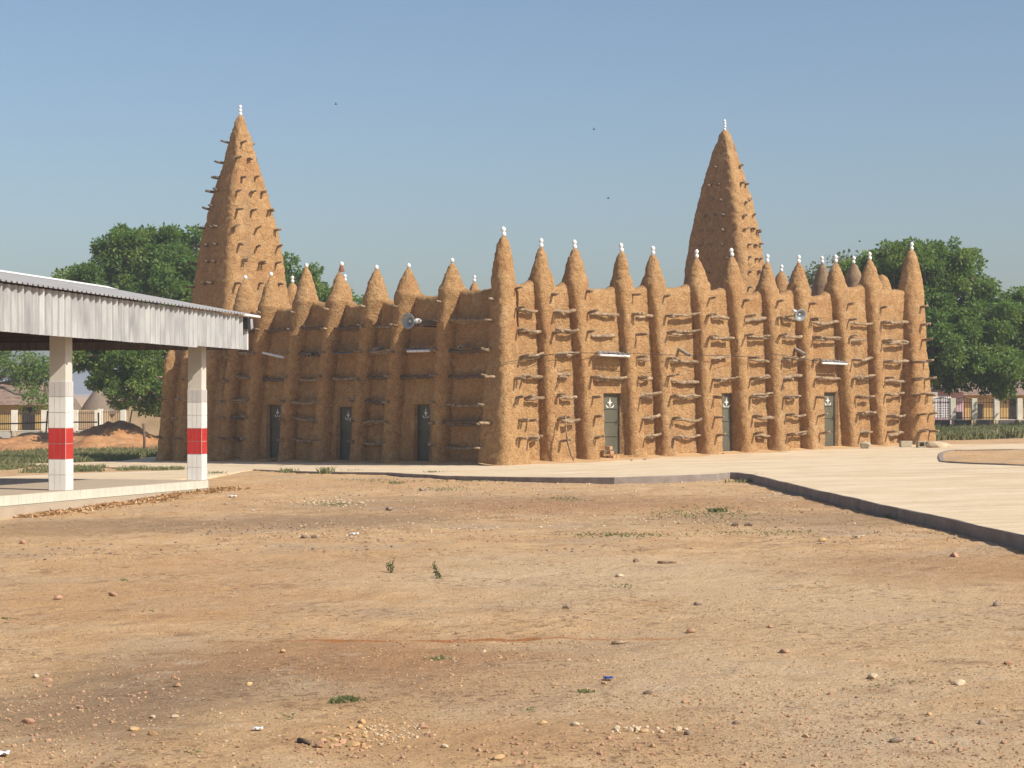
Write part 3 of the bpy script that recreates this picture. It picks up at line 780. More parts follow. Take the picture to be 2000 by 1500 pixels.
# left facade
cornerL = dict(t0=0, t1=-.1, zg=-.1, zp=5.1, fac=FL, pf=.82, pt=.26, wf=.4, wm=.3)
seqL = [cornerL]+BL
for i, b in enumerate(seqL):
    for k, z in enumerate(rows_L):
        if b in BLX and z > 3.2: continue
        zz = z+random.uniform(-.06, .06); tc, pf, wv = surf(b, zz)
        stub(FL.P(tc-wv*.2+random.uniform(-.05, .05) if i else .1, pf-.06, zz), nL, .72 if k else .6)
        if i == 0 and k in (3, 5): stub(FL.P(-.2, pf-.02, zz), nL, .9)
door_tl = [(bx[0]+bx[1])/2 for bx in DLb]
for i in range(len(seqL)-1):
    A, B = seqL[i], seqL[i+1]
    for k, z in enumerate(rows_L[1:], 1):
        if z > 3.2 and B in BLX: continue
        ta, pa, wa = surf(A, z); tb, pb, wb = surf(B, z)
        if i == 0: ta, wa = 0, float(np.interp(z, [.5, 5], [.38, .26]))
        a, b = ta+wa*.9, tb-wb*.9
        if any(A['t0'] < d_ < B['t0'] for d_ in door_tl) and (k >= 4 or k == 2): continue
        if b-a < .15: continue
        zz = z+random.uniform(-.06, .06)
        log(FL, a-.05, b-.02, zz, random.uniform(.13, .22)+.08*(k > 3), zz+random.uniform(-.07, .07), r=random.uniform(.045, .06), double=random.random() < .4)
# towers: rows of stubs
def tz_size(secs_o, z, ax):
    return float(np.interp(z, secs_o[0], secs_o[ax]))
s1 = (np.array([4.9, 5.2, 6.5, 7.5, 8.6, 9.8, 10.6, 11.1]), np.array([2.7, 2.66, 2.36, 2.10, 1.68, 1.10, .74, .5]))
s2 = (np.array([5.0, 5.8, 6.9, 8.2, 9.2, 10.0, 10.7]), np.array([1.62, 1.55, 1.44, 1.28, 1.04, .84, .63]), np.array([3.22, 3.10, 2.92, 2.44, 1.92, 1.48, 1.04]))
def pxs_on(face_n, face_d, cen, sizes, size_n, pxpy, dark=False, s=1.0):
    for px, py in pxpy:
        Yg = cen.y; z = CAMZ-(py-HY)*Yg/F
        for _ in range(4):
            h = float(np.interp(z, *size_n))/2; k = (px-1000)/F
            ox, oy = cen.x+face_n.x*h, cen.y+face_n.y*h
            t = (k*oy-ox)/(face_d.x-k*face_d.y); Yg = oy+face_d.y*t; z = CAMZ-(py-HY)*Yg/F
        w_ = float(np.interp(z, *sizes))/2; t = max(-w_*.93, min(w_*.93, t))
        stub(Vector((ox+face_d.x*t, oy+face_d.y*t, z))-face_n*.04, face_n, s, dark=dark)
a1 = (s1[0], s1[1])
def Z3(l): return [(340+x/3.488, 190+y/3.488) for x, y in l]
def Z4(l): return [(1310+x/3.945, 220+y/3.945) for x, y in l]
pxs_on(nR, dR, T1c, a1, a1, Z3([(455, 310), (430, 415), (495, 420), (460, 545), (550, 545), (425, 645), (535, 650), (595, 650), (430, 762), (535, 772), (640, 772), (420, 880), (560, 900), (690, 910),
     (445, 1005), (565, 1020), (705, 1022), (465, 1110), (580, 1128), (700, 1130), (580, 1272), (715, 1275), (420, 1270)]), s=.9)
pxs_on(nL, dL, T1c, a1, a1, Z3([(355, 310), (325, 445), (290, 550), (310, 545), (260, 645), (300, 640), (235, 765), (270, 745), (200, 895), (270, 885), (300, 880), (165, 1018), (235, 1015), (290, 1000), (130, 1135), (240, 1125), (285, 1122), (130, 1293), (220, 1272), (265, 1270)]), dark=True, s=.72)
b2n = (s2[0], s2[1]); b2d = (s2[0], s2[2])
pxs_on(nR, dR, T2c, b2n, b2d, Z4([(540, 415), (540, 545), (575, 550), (565, 690), (605, 675), (565, 800), (635, 795), (575, 900), (620, 893), (665, 910), (595, 1018), (640, 1020), (680, 1010), (600, 1118), (655, 1128), (690, 1128), (605, 1225), (665, 1222), (600, 1350), (660, 1368)]), s=.55)
pxs_on(nL, dL, T2c, b2d, b2n, Z4([(355, 425), (305, 562), (385, 560), (315, 675), (400, 682), (270, 800), (340, 790), (415, 795), (250, 915), (325, 912), (410, 908), (235, 1022), (308, 1018), (405, 1022), (300, 1135), (435, 1118), (295, 1235), (412, 1228), (395, 1352)]), s=.5)
# stubs that poke out on the far side of tower one
for px, py in Z3([(550, 328), (585, 432), (625, 562), (652, 656), (700, 795), (737, 918)]):
    z = CAMZ-(py-HY)*68.3/F; h = float(np.interp(z, *a1))/2
    stub(T1c+dR*(h-.02)-dL*0+Vector((0, 0, z)), dR, .6)

# pale branch leaning between two buttresses
def rp(fac, px, py, p):
    t = fac.t(px, p); return fac.P(t, p, fac.z(t, p, py))
br = MB(); br.tube([rp(FR, 1104, 806, .75), rp(FR, 1106, 838, .9), rp(FR, 1109, 864, 1.0), rp(FR, 1115, 885, 1.15), rp(FR, 1120, 899, 1.3)], [.018, .022, .028, .03, .024], 7, jit=.15)
o = br.obj('branch', M['wood'], smooth=True); tag(o, 'thin pale dead branch leaning against the mud wall near the corner', 'branch')
# lamps, tin sheets and pipes above the doors
def wallbar(fac, x0, x1, y0, y1, p, r, material, name, parent=MO):
    mb = MB(); mb.tube([rp(fac, x0, y0, p), rp(fac, (x0+x1)/2, (y0+y1)/2, p), rp(fac, x1, y1, p)], r, 10); return mb.obj(name, material, parent, smooth=False)
def tinsheet(fac, x0, x1, y0, y1, p0, p1, bend=0):
    mb = MB(); n = 14; V = []
    for i in range(n+1):
        u = i/n; x = x0+(x1-x0)*u; y = y0+(y1-y0)*u+bend*4*u*(1-u)
        a = rp(fac, x, y, p0); b = rp(fac, x, y, p1); rip = .012*(1 if i % 2 else -1)
        V += [a+Vector((0, 0, .06+rip)), b+Vector((0, 0, rip)), b+Vector((0, 0, rip-.008)), a+Vector((0, 0, .05+rip))]
    mb.add(V, grid_faces(n+1, 4, cv=True)); return mb.obj('tin_sheet', M['sheet'], MO)
for x0, x1, y0, y1 in ((1168, 1229, 693, 696), (1605, 1654, 709, 711)):
    tinsheet(FR, x0-1, x1+2, y0-4, y1-4, .02, .42)
    wallbar(FR, x0, x1, y0, y1, .42, .035, M['tube'], 'strip_lamp')
for x0, x1, y0, y1 in ((514, 554, 689, 698), (796, 840, 686, 685)): wallbar(FL, x0, x1, y0, y1, .4, .04, M['tube'], 'strip_lamp')
tinsheet(FL, 648, 697, 688, 686, .05, .5, 4)
tinsheet(FL, 788, 850, 682, 682, .05, .4, 1)
def pipe(fac, x0, y0, x1, y1, p0, p1, r=.055):
    mb = MB(); a = rp(fac, x0, y0, p0); b = rp(fac, x1, y1, p1); d = (b-a).normalized()
    up = Vector((0, 0, 1)); s_ = d.cross(up).normalized(); u = s_.cross(d); n = 12; V = []
    for c, rr in ((a, r), (b, r), (b, r*.8), (a, r*.8)):
        for k in range(n):
            t = 2*math.pi*k/n; V.append(c+s_*math.cos(t)*rr+u*math.sin(t)*rr)
    mb.add(V, grid_faces(4, n, cu=True, cv=True)[:, ::-1]); return mb.obj('drain_pipe', M['pipe'], MO, smooth=False)
pipe(FR, 1322, 679, 1346, 694, -.1, .55); pipe(FR, 1549, 679, 1572, 692, -.1, .5)
pipe(FL, 752, 678, 725, 684, -.1, .55); pipe(FL, 612, 690, 603, 695, -.1, .6); pipe(FL, 915, 673, 899, 679, -.1, .55)
cb = MB(); cp = []
for px, py, p in ((982, 708, .5), (1012, 704, .62), (1030, 698, .5), (1066, 694, .3), (1080, 692, .55), (1132, 689, .6), (1200, 690, .45), (1240, 690, .6), (1300, 693, .6), (1345, 694, .4), (1405, 694, .6), (1440, 696, .3), (1470, 697, .6), (1510, 692, .35), (1535, 695, .6), (1575, 701, .4), (1600, 712, .6)):
    cp.append(rp(FR, px, py, p))
cb.tube(cp, .008, 5); cb.obj('cable', M['black'], MO)

# ------------------------------------------------------------------ horn loudspeakers
def horn(px, py, fac, p, aim, label, size):
    c = rp(fac, px, py, p); t_ = thing('loudspeaker', label, 'loudspeaker', c, group='horn loudspeakers on the mosque walls')
    q = Vector(aim).normalized().to_track_quat('Z', 'Y').to_matrix()
    prof = [(.035, -.26), (.045, -.2), (.06, -.1), (.10, .0), (.16, .06), (.21, .085), (.235, .09), (.235, .10), (.205, .098), (.15, .072), (.09, .01), (.05, -.08), (.03, -.15)]
    V, Fc = lathe([(r*size, z*size) for r, z in prof], 28); mb = MB(); mb.add([q @ Vector(v)+c for v in V], Fc[:, ::-1]); mb.obj('bell', M['horn'], t_, smooth=True)
    V, Fc = lathe([(.001, -.11), (.05, -.10), (.058, -.03), (.045, .02), (.001, .045)], 20); mb = MB(); mb.add([q @ (Vector(v)*size)+c for v in V], Fc[:, ::-1]); mb.obj('phase_cone', M['tube'], t_, smooth=True)
    V, Fc = lathe([(.001, -.46), (.06, -.46), (.075, -.42), (.075, -.29), (.05, -.25), (.001, -.25)], 20); mb = MB(); mb.add([q @ (Vector(v)*size)+c for v in V], Fc[:, ::-1]); mb.obj('driver', M['tube'], t_, smooth=True)
    back = q @ (Vector((0, 0, -.36))*size)+c
    mb = MB(); mb.tube([back, back+Vector((0, 0, -.14)), back-fac.n*(p*.9)+Vector((0, 0, -.16))], .018, 8); mb.obj('bracket', M['black'], t_)
horn(801, 627, FL, 1.15, (-.52, -.72, -.03), 'grey horn loudspeaker sticking out of the shaded wall', .98)
horn(1561, 614, FR, .8, (.35, -.85, -.32), 'grey horn loudspeaker on the sunlit wall between two buttresses', .86)

# ------------------------------------------------------------------ sand washed off the walls onto the paving
for fac, ta, tb, wd in ((FR, -1.0, 18.8, 1.15), (FL, -.6, 17.5, .75)):
    ts = np.arange(ta, tb, .12); ps = np.linspace(0, 1, 9); T, Q = np.meshgrid(ts, ps)
    Pn = np.stack([T, 0*T, 0*T], -1); edge = wd*(1+.45*noise(Pn, .9, 71)+.25*noise(Pn, 3.1, 72)); pp = Q*edge+.05
    V = fac.arr(T, pp, 0*T); V[..., 2] = Pz(V[..., 0], V[..., 1])+.06*(1-Q)**2.2-.010*Q+.006
    Fc = grid_faces(*T.shape); A = V[0, 0]
    if np.cross(V[0, 1]-A, V[1, 1]-A)[2] < 0: Fc = Fc[:, ::-1]
    tag(mesh_obj('sand_drift', V.reshape(-1, 3), Fc, M['sand']), kind='structure')

# ------------------------------------------------------------------ loose things at the wall foot
def stone_verts(r, sx=1, sy=1, sz=.7, seed=0, sub=2):
    import bmesh
    bm = bmesh.new(); bmesh.ops.create_icosphere(bm, subdivisions=sub, radius=1)
    V = np.array([v.co[:] for v in bm.verts]); Fc = np.array([[v.index for v in f.verts] for f in bm.faces]); bm.free()
    rs = np.random.default_rng(seed)
    for _ in range(7):      # chop facets
        d = rs.normal(size=3); d /= np.linalg.norm(d); k = rs.uniform(.55, .85); h = V @ d; V = V-np.outer(np.maximum(h-k, 0), d)
    V = V*(1+.08*noise(V+seed, 2.5, seed)[:, None])*np.array([sx, sy, sz])*r
    return V, Fc
def stone(pos, r, material, label, group=None, name='stone', sx=1, sy=.8, sz=.65, seed=0, rot=0, cat='stone'):
    V, Fc = stone_verts(r, sx, sy, sz, seed); c, s_ = math.cos(rot), math.sin(rot)
    V = V @ np.array([[c, s_, 0], [-s_, c, 0], [0, 0, 1]])
    me = np_mesh(name, V, Fc, material, True); me.polygons.foreach_set('use_smooth', np.full(len(Fc), False))
    o = link(name, me, None, loc=(pos.x, pos.y, pos.z+r*sz*.45)); return tag(o, label, cat, group)
pz = lambda px, py: on_ground(px, py)
def hollow_block(px, py, rot, label, broken=False, s=1):
    p = pz(px, py); t_ = thing('concrete_block', label, 'block', p)
    Mz = Matrix.Rotation(rot, 3, 'Z'); L_, D_, H_ = .44*s, .2*s, .2*s
    mb = MB()
    off = lambda x, y, z: p+Mz @ Vector((x, y, z))
    if broken:
        V, Fc = stone_verts(.16, 1.3, .8, .8, 5, 2); mb.add([Vector(v)+off(0, 0, .1) for v in V], Fc); mb.box(off(.1, -.02, .05), (.12, .16, .10), Mz)
        mb.obj('shell', M['block'], t_); return
    th = .035
    mb.box(off(0, 0, th/2), (L_, D_, th), Mz); mb.box(off(0, 0, H_-th/2), (L_, D_, th), Mz)
    for x in (-L_/2+th/2, 0, L_/2-th/2): mb.box(off(x, 0, H_/2), (th, D_, H_-2*th), Mz)
    mb.obj('shell', M['block'], t_, bevel=.006)
    wb = MB(); wb.box(off(0, D_/2-.03, H_/2), (L_-2*th, .02, H_-2*th), Mz); wb.obj('web', M['block'], t_)
def solid_block(px, py, rot, label):
    p = pz(px, py); mb = MB(); mb.box(p+Vector((0, 0, .1)), (.38, .2, .19), Matrix.Rotation(rot, 3, 'Z')); o = mb.obj('concrete_block', M['block'], bevel=.012); tag(o, label, 'block')
hollow_block(1690, 876, .4, 'broken grey cement block lying against a buttress foot right of the last door', True)
solid_block(1769, 873, .15, 'pale solid cement block standing in the last bay of the right wall')
hollow_block(1804, 874, .2, 'hollow cement block with open cells facing out at the far right corner')
st = pz(1833, 874); stone(st, .27, M['stone_w'], 'large smooth tan boulder at the right corner of the mosque', sx=1.5, sy=.8, sz=.55, seed=3, rot=-.3, name='boulder')
bx0 = pz(1193, 898)
for i, (dx, h, r_) in enumerate(((.05, .06, .3), (.0, .20, -.1), (-.04, .33, .15))):
    mb = MB(); mb.box(bx0+Vector((dx, .3, h)), (.13, .18, .10 if i else .11), Matrix.Rotation(.7+r_, 3, 'Z')); o = mb.obj('brick', M['brick'], bevel=.012)
    tag(o, ('lowest mud brick of the little pile beside the first sunlit door', 'middle mud brick of the little pile beside the first sunlit door', 'topmost mud brick of the little pile beside the first sunlit door')[i], 'brick')
for px, py, r, mt, lb in ((1233, 900, .05, 'stone_g', 'small dark stone on the pavement left of the pair below the second buttress'), (1259, 898, .05, 'stone_g', 'small dark stone on the pavement below the third pinnacle'),
                          (1413, 887, .055, 'stone_r', 'small reddish stone on the pavement in front of the middle sunlit door')):
    stone(pz(px, py), r, M[mt], lb, seed=int(px))

# ------------------------------------------------------------------ pavilion
yaw = math.atan((1700-1000)/F); cc = Vector((math.sin(yaw), math.cos(yaw), 0)); ee = Vector((-math.cos(yaw), math.sin(yaw), 0))
def line_pt(px, O):      # parameter along cc from O where the ray px hits
    k = (px-1000)/F; return (k*O.y-O.x)/(cc.x-k*cc.y)
Y1 = 36.3; K1 = Vector(((119-1000)/F*Y1, Y1, 0))          # left column, on the column line
TILT = -.0066
z_floor1 = CAMZ-(958-HY)*(Y1-.1)/F
pav = thing('pavilion', 'open prayer pavilion with corrugated sheet roof and white tiled columns with red bands', 'pavilion', (K1.x, K1.y, z_floor1))
def fz(u): return z_floor1+TILT*u
def PP(u, v, z): return K1+cc*u+ee*v+Vector((0, 0, z))     # v>0 goes left, inside
u2 = line_pt(385, K1)
z_f2 = CAMZ-(937.5-HY)*(PP(u2, 0, 0).y)/F
slopef = (z_f2-z_floor1)/u2
fz = lambda u: z_floor1+slopef*u
CW = .35
edge_v = -CW/2-.06
# plinth, deck, footing
u_end = line_pt(407, K1+ee*edge_v); u_0 = -16.0
Mc = Matrix.Rotation(math.pi/2-yaw, 3, 'Z')                 # local x along cc
WV = 6.6
def prism(name, poly_uv, ztop, zbot, material, parent):
    mb = MB(); T = [PP(u, v, ztop(u)) for u, v in poly_uv]; B = [PP(u, v, zbot(u)) for u, v in poly_uv]; n = len(T)
    mb.add(T+B, [tuple(range(n)), tuple(range(2*n-1, n-1, -1))]+[(i, i+n, (i+1) % n+n, (i+1) % n) for i in range(n)])
    o = mb.obj(name, material, parent); return o
def recalc(o):
    import bmesh
    bm = bmesh.new(); bm.from_mesh(o.data); bmesh.ops.recalc_face_normals(bm, faces=bm.faces); bm.to_mesh(o.data); bm.free()
o = prism('deck', [(u_0, edge_v+.012), (u_end-.012, edge_v+.012), (u_end-.012, WV), (u_0, WV)], lambda u: fz(u), lambda u: fz(u)-.9, M['terrazzo'], pav); recalc(o)
o = prism('footing', [(u_0, edge_v-.30), (u_end+.55, edge_v-.30), (u_end+.55, WV-.5), (u_0, WV-.5)], lambda u: fz(u)-.19, lambda u: fz(u)-.9, M['terrazzo'], pav); recalc(o)
# plinth tiles
mt_ = MB(); mt_.box((0, 0, 0), (.292, .012, .172)); tme = mt_.mesh('tile', M['tile_p'])
u = u_end-.15; n = 0
while u > u_0:
    p = PP(u, edge_v+.004, fz(u)-.092); link('tile', tme, pav, loc=p, rot=(0, -math.atan(slopef), math.pi/2-yaw)); u -= .30; n += 1
v = edge_v+.16
while v < WV:
    p = PP(u_end-.004, v, fz(u_end)-.092); link('tile', tme, pav, loc=p, rot=(0, 0, math.pi-yaw)); v += .30
# columns
tiles = {}
TS = .102
for kk in ('tile_w', 'tile_g', 'tile_r'):
    mb = MB(); mb.box((0, 0, 0), (TS, .010, .278)); tiles[kk] = mb.mesh('tile', M[kk])
def column(u, v, label, top, full=True):
    base = PP(u, v, fz(u)); h = top-base.z
    mb = MB(); mb.box(base+Vector((0, 0, h/2)), (CW-.035, CW-.035, h), Mc)
    c = mb.obj('column', M['column'], pav); c['label'] = label
    mb = MB(); mb.box(base+Vector((0, 0, 1.015)), (CW-.012, CW-.012, 2.03), Mc); mb.obj('tile_bedding', M['grout'], c, bevel=.002)
    for row in range(7):
        kk = 'tile_r' if row in (2, 3) else ('tile_g' if row == 6 else 'tile_w')
        for f in range(4):
            rz = math.pi/2-yaw+f*math.pi/2
            nd = Vector((math.sin(rz), -math.cos(rz), 0)); td = Vector((math.cos(rz), math.sin(rz), 0))
            for q in (-1, 0, 1):
                p = base+nd*(CW/2-.004)+td*(q*.112)+Vector((0, 0, .147+row*.29))
                link('tile', tiles[kk], c, loc=p, rot=(0, 0, rz))
    return c
ztop1 = CAMZ+(HY-640)*Y1/F
column(0, 0, 'left tiled column, nearer the camera', ztop1)
column(u2, 0, 'right tiled column at the far corner of the pavilion', ztop1-.05)
column(0, 5.9, None, ztop1, False); column(u2, 5.9, None, ztop1-.05, False); column(-7.4, 0, None, ztop1, False); column(-7.4, 5.9, None, ztop1, False)
# roof
FV = -.62                                # fascia line
uF = line_pt(480, K1+ee*FV)
pe = PP(uF, FV, 0); zb_e = CAMZ-(683.3-HY)*pe.y/F; zt_e = CAMZ-(619-HY)*pe.y/F
pa = line_pt(0, K1+ee*FV); pA = PP(pa, FV, 0); zb_a = CAMZ-(643.5-HY)*pA.y/F; zt_a = CAMZ-(553-HY)*pA.y/F
zb = lambda u: zb_e+(zb_a-zb_e)*(uF-u)/(uF-pa); zt = lambda u: zt_e+(zt_a-zt_e)*(uF-u)/(uF-pa)
def corr(name, A, B, down, length, material, period=.21, depth=.022, nrm=None, over=0.0, seg=4):
    """corrugated sheet from A to B (top edge), hanging along vector down*length"""
    d = B-A; L_ = d.length; d = d.normalized(); n = max(1, round(L_/period)); V = []; nn = nrm or d.cross(down).normalized()
    prof = [(0, 0), (.40, 0), (.5, 1), (.72, 1), (.82, 0)]
    xs_ = [(i+a, b) for i in range(n) for a, b in prof]+[(n, 0)]
    for x, h in xs_:
        x = min(x/n, 1)*L_
        t = A+d*x+nn*(h*depth)
        V += [t, t+down*length, t+down*length-nn*.003, t-nn*.003]
    gf = grid_faces(len(xs_), 4, cv=True); mb = MB(); mb.add(V, gf); o = mb.obj(name, material, pav)
    if name == 'fascia_sheet':          # duller, darker material on the trough faces
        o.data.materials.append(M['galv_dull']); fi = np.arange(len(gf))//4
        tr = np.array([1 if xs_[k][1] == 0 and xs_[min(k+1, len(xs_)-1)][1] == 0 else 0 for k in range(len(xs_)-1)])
        o.data.materials.append(M['galv_in']); mi = tr[fi]; mi[np.arange(len(gf)) % 4 == 2] = 2  # back faces take the dark brown slot
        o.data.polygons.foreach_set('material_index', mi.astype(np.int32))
    recalc(o); return o
SW = .84
u = uF; i = 0
while u > u_0+.5:
    ua = max(u-SW, u_0); a = PP(ua, FV, zt(ua)); b = PP(u, FV, zt(u)); jj = random.uniform(-.004, .004)
    corr('fascia_sheet', a, b, Vector((0, 0, -1)), (zt(u)-zb(u))+jj+(.035 if i >= 4 else 0), M['galv'], .27, .05, nrm=-ee); u -= SW; i += 1
HALF = 3.75; RISE = .185
VR = FV-.12+HALF
# far gable fascia
vq = FV
while vq < FV+2*HALF-.3:
    vb = min(vq+SW, FV+2*HALF); zz_t = lambda v: zt(uF)
    corr('fascia_sheet', PP(uF, vq, zt(uF)), PP(uF, vb, zt(uF)), Vector((0, 0, -1)), zt(uF)-zb(uF), M['galv'], .21, .028, nrm=cc); vq += SW
u = uF
while u > u_0+.5:
    ua = max(u-SW, u_0); v2 = FV+2*HALF; corr('fascia_sheet', PP(ua, v2, zt(ua)), PP(u, v2, zt(u)), Vector((0, 0, -1)), zt(u)-zb(u), M['galv'], .27, .04, nrm=ee); u -= SW
mb = MB(); mb.box(PP(uF+.02, FV-.03, (zt(uF)+zb(uF))/2), (.05, .03, zt(uF)-zb(uF)), Mc); mb.obj('corner_trim', M['ridge'], pav)
# roof sheets, both slopes, eave at FV-.15, run beyond the gable
uR = line_pt(505, K1+ee*(FV-.15)); ez = lambda u: zt(u)+.02
slope_d = Vector((ee.x, ee.y, RISE)).normalized(); slen = HALF/math.cos(math.atan(RISE))
u = uR
while u > u_0:
    ua = max(u-SW, u_0); a = PP(ua, FV-.15, ez(ua)); b = PP(u, FV-.15, ez(u))
    n_ = Vector((0, 0, 1))
    corr('roof_sheet', a, b, slope_d, slen, M['galv_roof'], .21, .03, nrm=n_)
    a2 = PP(ua, FV-.15+2*HALF, ez(ua)); b2 = PP(u, FV-.15+2*HALF, ez(u)); sd2 = Vector((-ee.x, -ee.y, RISE)).normalized()
    corr('roof_sheet', a2, b2, sd2, slen, M['galv_roof'], .21, .03, nrm=n_)
    u -= SW
rz = lambda u: ez(u)+HALF*RISE+.045
mb = MB(); V = []
for uu in (uR+.03, u_0): 
    V += [PP(uu, VR-.03-.28, rz(uu)-.06), PP(uu, VR-.03, rz(uu)+.02), PP(uu, VR-.03+.28, rz(uu)-.06), PP(uu, VR-.03, rz(uu)-.03)]
mb.add(V, grid_faces(2, 4, cv=True)); o = mb.obj('ridge_cap', M['ridge'], pav); recalc(o)
mb = MB(); a, b = PP(uR+.01, FV-.16, ez(uR)+.015), PP(uR+.01, VR, rz(uR)-.03); mb.tube([a, b], .022, 6); mb.obj('verge_trim', M['galv'], pav)
mb = MB(); mb.tube([PP(uR+.02, FV-.17, ez(uR)), PP(uR-1.1, FV-.17, ez(uR-1.1))], .028, 8); mb.obj('gutter_end', M['ridge'], pav)
# steel frame under the roof
def beam(a, b, w_, h_):
    mb = MB(); d = (b-a); L_ = d.length; q = d.normalized().to_track_quat('X', 'Z').to_matrix(); mb.box((a+b)/2, (L_, w_, h_), q); return mb.obj('truss_beam', M['truss'], pav)
uu = uF-.35
while uu > u_0:
    zb_ = zb(uu)+.22; beam(PP(uu, FV+.1, zb_), PP(uu, FV+2*HALF-.3, zb_), .06, .09)
    beam(PP(uu, FV+.1, zb_+.42), PP(uu, VR, zb_+.42+HALF*RISE-.3), .05, .06)
    for q in range(8):
        v0 = FV+.1+q*.9; beam(PP(uu, v0, zb_), PP(uu, v0+.45, zb_+.4), .035, .04)
        beam(PP(uu, v0+.45, zb_+.4), PP(uu, v0+.9, zb_), .035, .04)
    uu -= 2.4
for v_ in (0, 2.0, 3.9): beam(PP(u_0, v_, zt(u_0)+RISE*(v_-FV)-.1), PP(uF-.1, v_, zt(uF)+RISE*(v_-FV)-.1), .05, .07)
beam(PP(u_0, 0, zb(u_0)+.1), PP(uF-.1, 0, zb(uF)+.1), .12, .16)
# floodlight at the corner
fl = PP(uF, FV, zt(uF)); t_ = thing('floodlight', 'small grey floodlight hung under the corner of the pavilion roof', 'floodlight', fl)
qf = Matrix.Rotation(math.pi/2-yaw, 3, 'Z') @ Matrix.Rotation(R(-16), 3, 'Y')
c = fl+cc*.02-ee*.10+Vector((0, 0, -.16))
mb = MB(); mb.box(c, (.16, .09, .24), qf); mb.obj('housing', M['galv'], t_, bevel=.01)
mb = MB(); mb.box(c-cc*.22+ee*.0+Vector((0, 0, .0)), (.2, .10, .26), Mc); mb.obj('lamp_box', M['black'], t_, bevel=.01)
mb = MB(); mb.tube([c+Vector((0, 0, -.13)), c+Vector((0, 0, -.19))-cc*.1, c+Vector((0, 0, -.15))-cc*.3], .01, 6); mb.obj('cable', M['black'], t_)

# ------------------------------------------------------------------ island with kerb on the right
isl = [pz(*p) for p in ((1841, 902), (1837, 893), (1840, 886), (1850, 882.5), (1862, 881), (2000, 879.5), (2200, 878), (2400, 900), (2150, 915), (2000, 909.5), (1900, 906), (1860, 904))]
o = slab('bed', isl, .012, .2, M['dirt'])[0].obj('dirt_bed', M['dirt']); tag(o, kind='structure')
cl = isl+[isl[0]]; dd = []
for i in range(len(cl)-1):
    k = max(1, int((cl[i+1]-cl[i]).length/.4))
    for q in range(k): p = cl[i].lerp(cl[i+1], q/k); dd.append(p)
dd.append(dd[0])
V = []
mb = MB()
for i, p in enumerate(dd):
    a = dd[i-1 if i else -2]; b = dd[i+1 if i+1 < len(dd) else 1]; d = b-a; d.z = 0; d.normalize(); o_ = Vector((d.y, -d.x, 0)); z = float(Pz(p.x, p.y)); j = random.uniform(-.01, .01)
    V += [Vector((p.x, p.y, z-.1))+o_*.05, Vector((p.x, p.y, z+.03+j))+o_*.05, Vector((p.x, p.y, z+.032+j))-o_*.06, Vector((p.x, p.y, z-.1))-o_*.06]
mb.add(V, grid_faces(len(dd), 4, cv=True)); o = mb.obj('bed_kerb', M['kerb']); recalc(o); tag(o, kind='structure')

# ------------------------------------------------------------------ fences and houses behind
def fence(label, xs_px, Yf, zb_, post_w, wall_h, post_h, mwall, mpost, slope=0, px_step=2.2, group=None, arch=False):
    x0 = (xs_px[0]-1000)/F*Yf
    t_ = thing('fence', label, 'fence', (x0, Yf, zb_))
    X_ = [(p-1000)/F*Yf for p in xs_px]; zz = lambda x: zb_+slope*(x-X_[0])
    for a, b in zip(X_[:-1], X_[1:]):
        L_ = b-a-post_w; m = (a+b)/2
        mb = MB(); mb.box((m, Yf, zz(m)+wall_h/2-.2), (L_, .16, wall_h+.4)); w_ = mb.obj('base_wall', mwall, t_, bevel=.01)
        mb = MB(); mb.box((m, Yf, zz(m)+wall_h+.012), (L_, .20, .03)); mb.obj('coping', mpost, w_)
        mb = MB(); n = max(3, int(L_/.115)); tp = post_h-.06
        for i in range(n):
            x = a+post_w/2+(i+.5)*L_/n; hh = tp+(.10*math.sin((i+.5)/n*math.pi) if arch else 0); mb.box((x, Yf, zz(x)+(wall_h+hh)/2), (.022, .022, hh-wall_h))
        for z_ in (wall_h+.1, tp-.12): mb.box((m, Yf-.02, zz(m)+z_), (L_, .03, .035))
        if arch:
            pts = [(a+post_w/2+i/8*L_, Yf, zz(m)+tp+.10*math.sin(i/8*math.pi)) for i in range(9)]; mb.tube(pts, .018, 5)
        r_ = mb.obj('railing', M['iron'], t_)
    for x in X_:
        mb = MB(); mb.box((x, Yf-.03, zz(x)+(wall_h+post_h)/2), (post_w, .26, post_h-wall_h)); p_ = mb.obj('post', mpost, t_, bevel=.012)
        mb = MB(); mb.box((x, Yf-.12, zz(x)+wall_h/2-.1), (post_w*.45, .1, wall_h+.19)); mb.obj('pilaster', M['dwarf_p'], p_, bevel=.008)
    return t_
zr = CAMZ-(848-HY)*88/F
fence('cream posted fence with dark grey base wall and arched railings right of the mosque', [1736, 1778, 1818, 1860, 1902, 1945.5, 1990.5, 2036, 2082, 2130, 2180, 2230], 88, zr, .24, .64, 1.62, M['dwarf'], M['post'], arch=True)
zl = CAMZ-(849-HY)*112/F
fence('white posted fence with iron bars left of the mosque behind the earth mounds', [-150, -90, -31, 28.5, 87, 147, 191], 112, zl, .34, .22, 1.42, M['dwarf_p'], M['post'])
fence('short run of barred fence beside the tan wall on the left', [196, 241], 112.6, zl-.02, .30, .2, 1.5, M['dwarf_p'], M['post'])
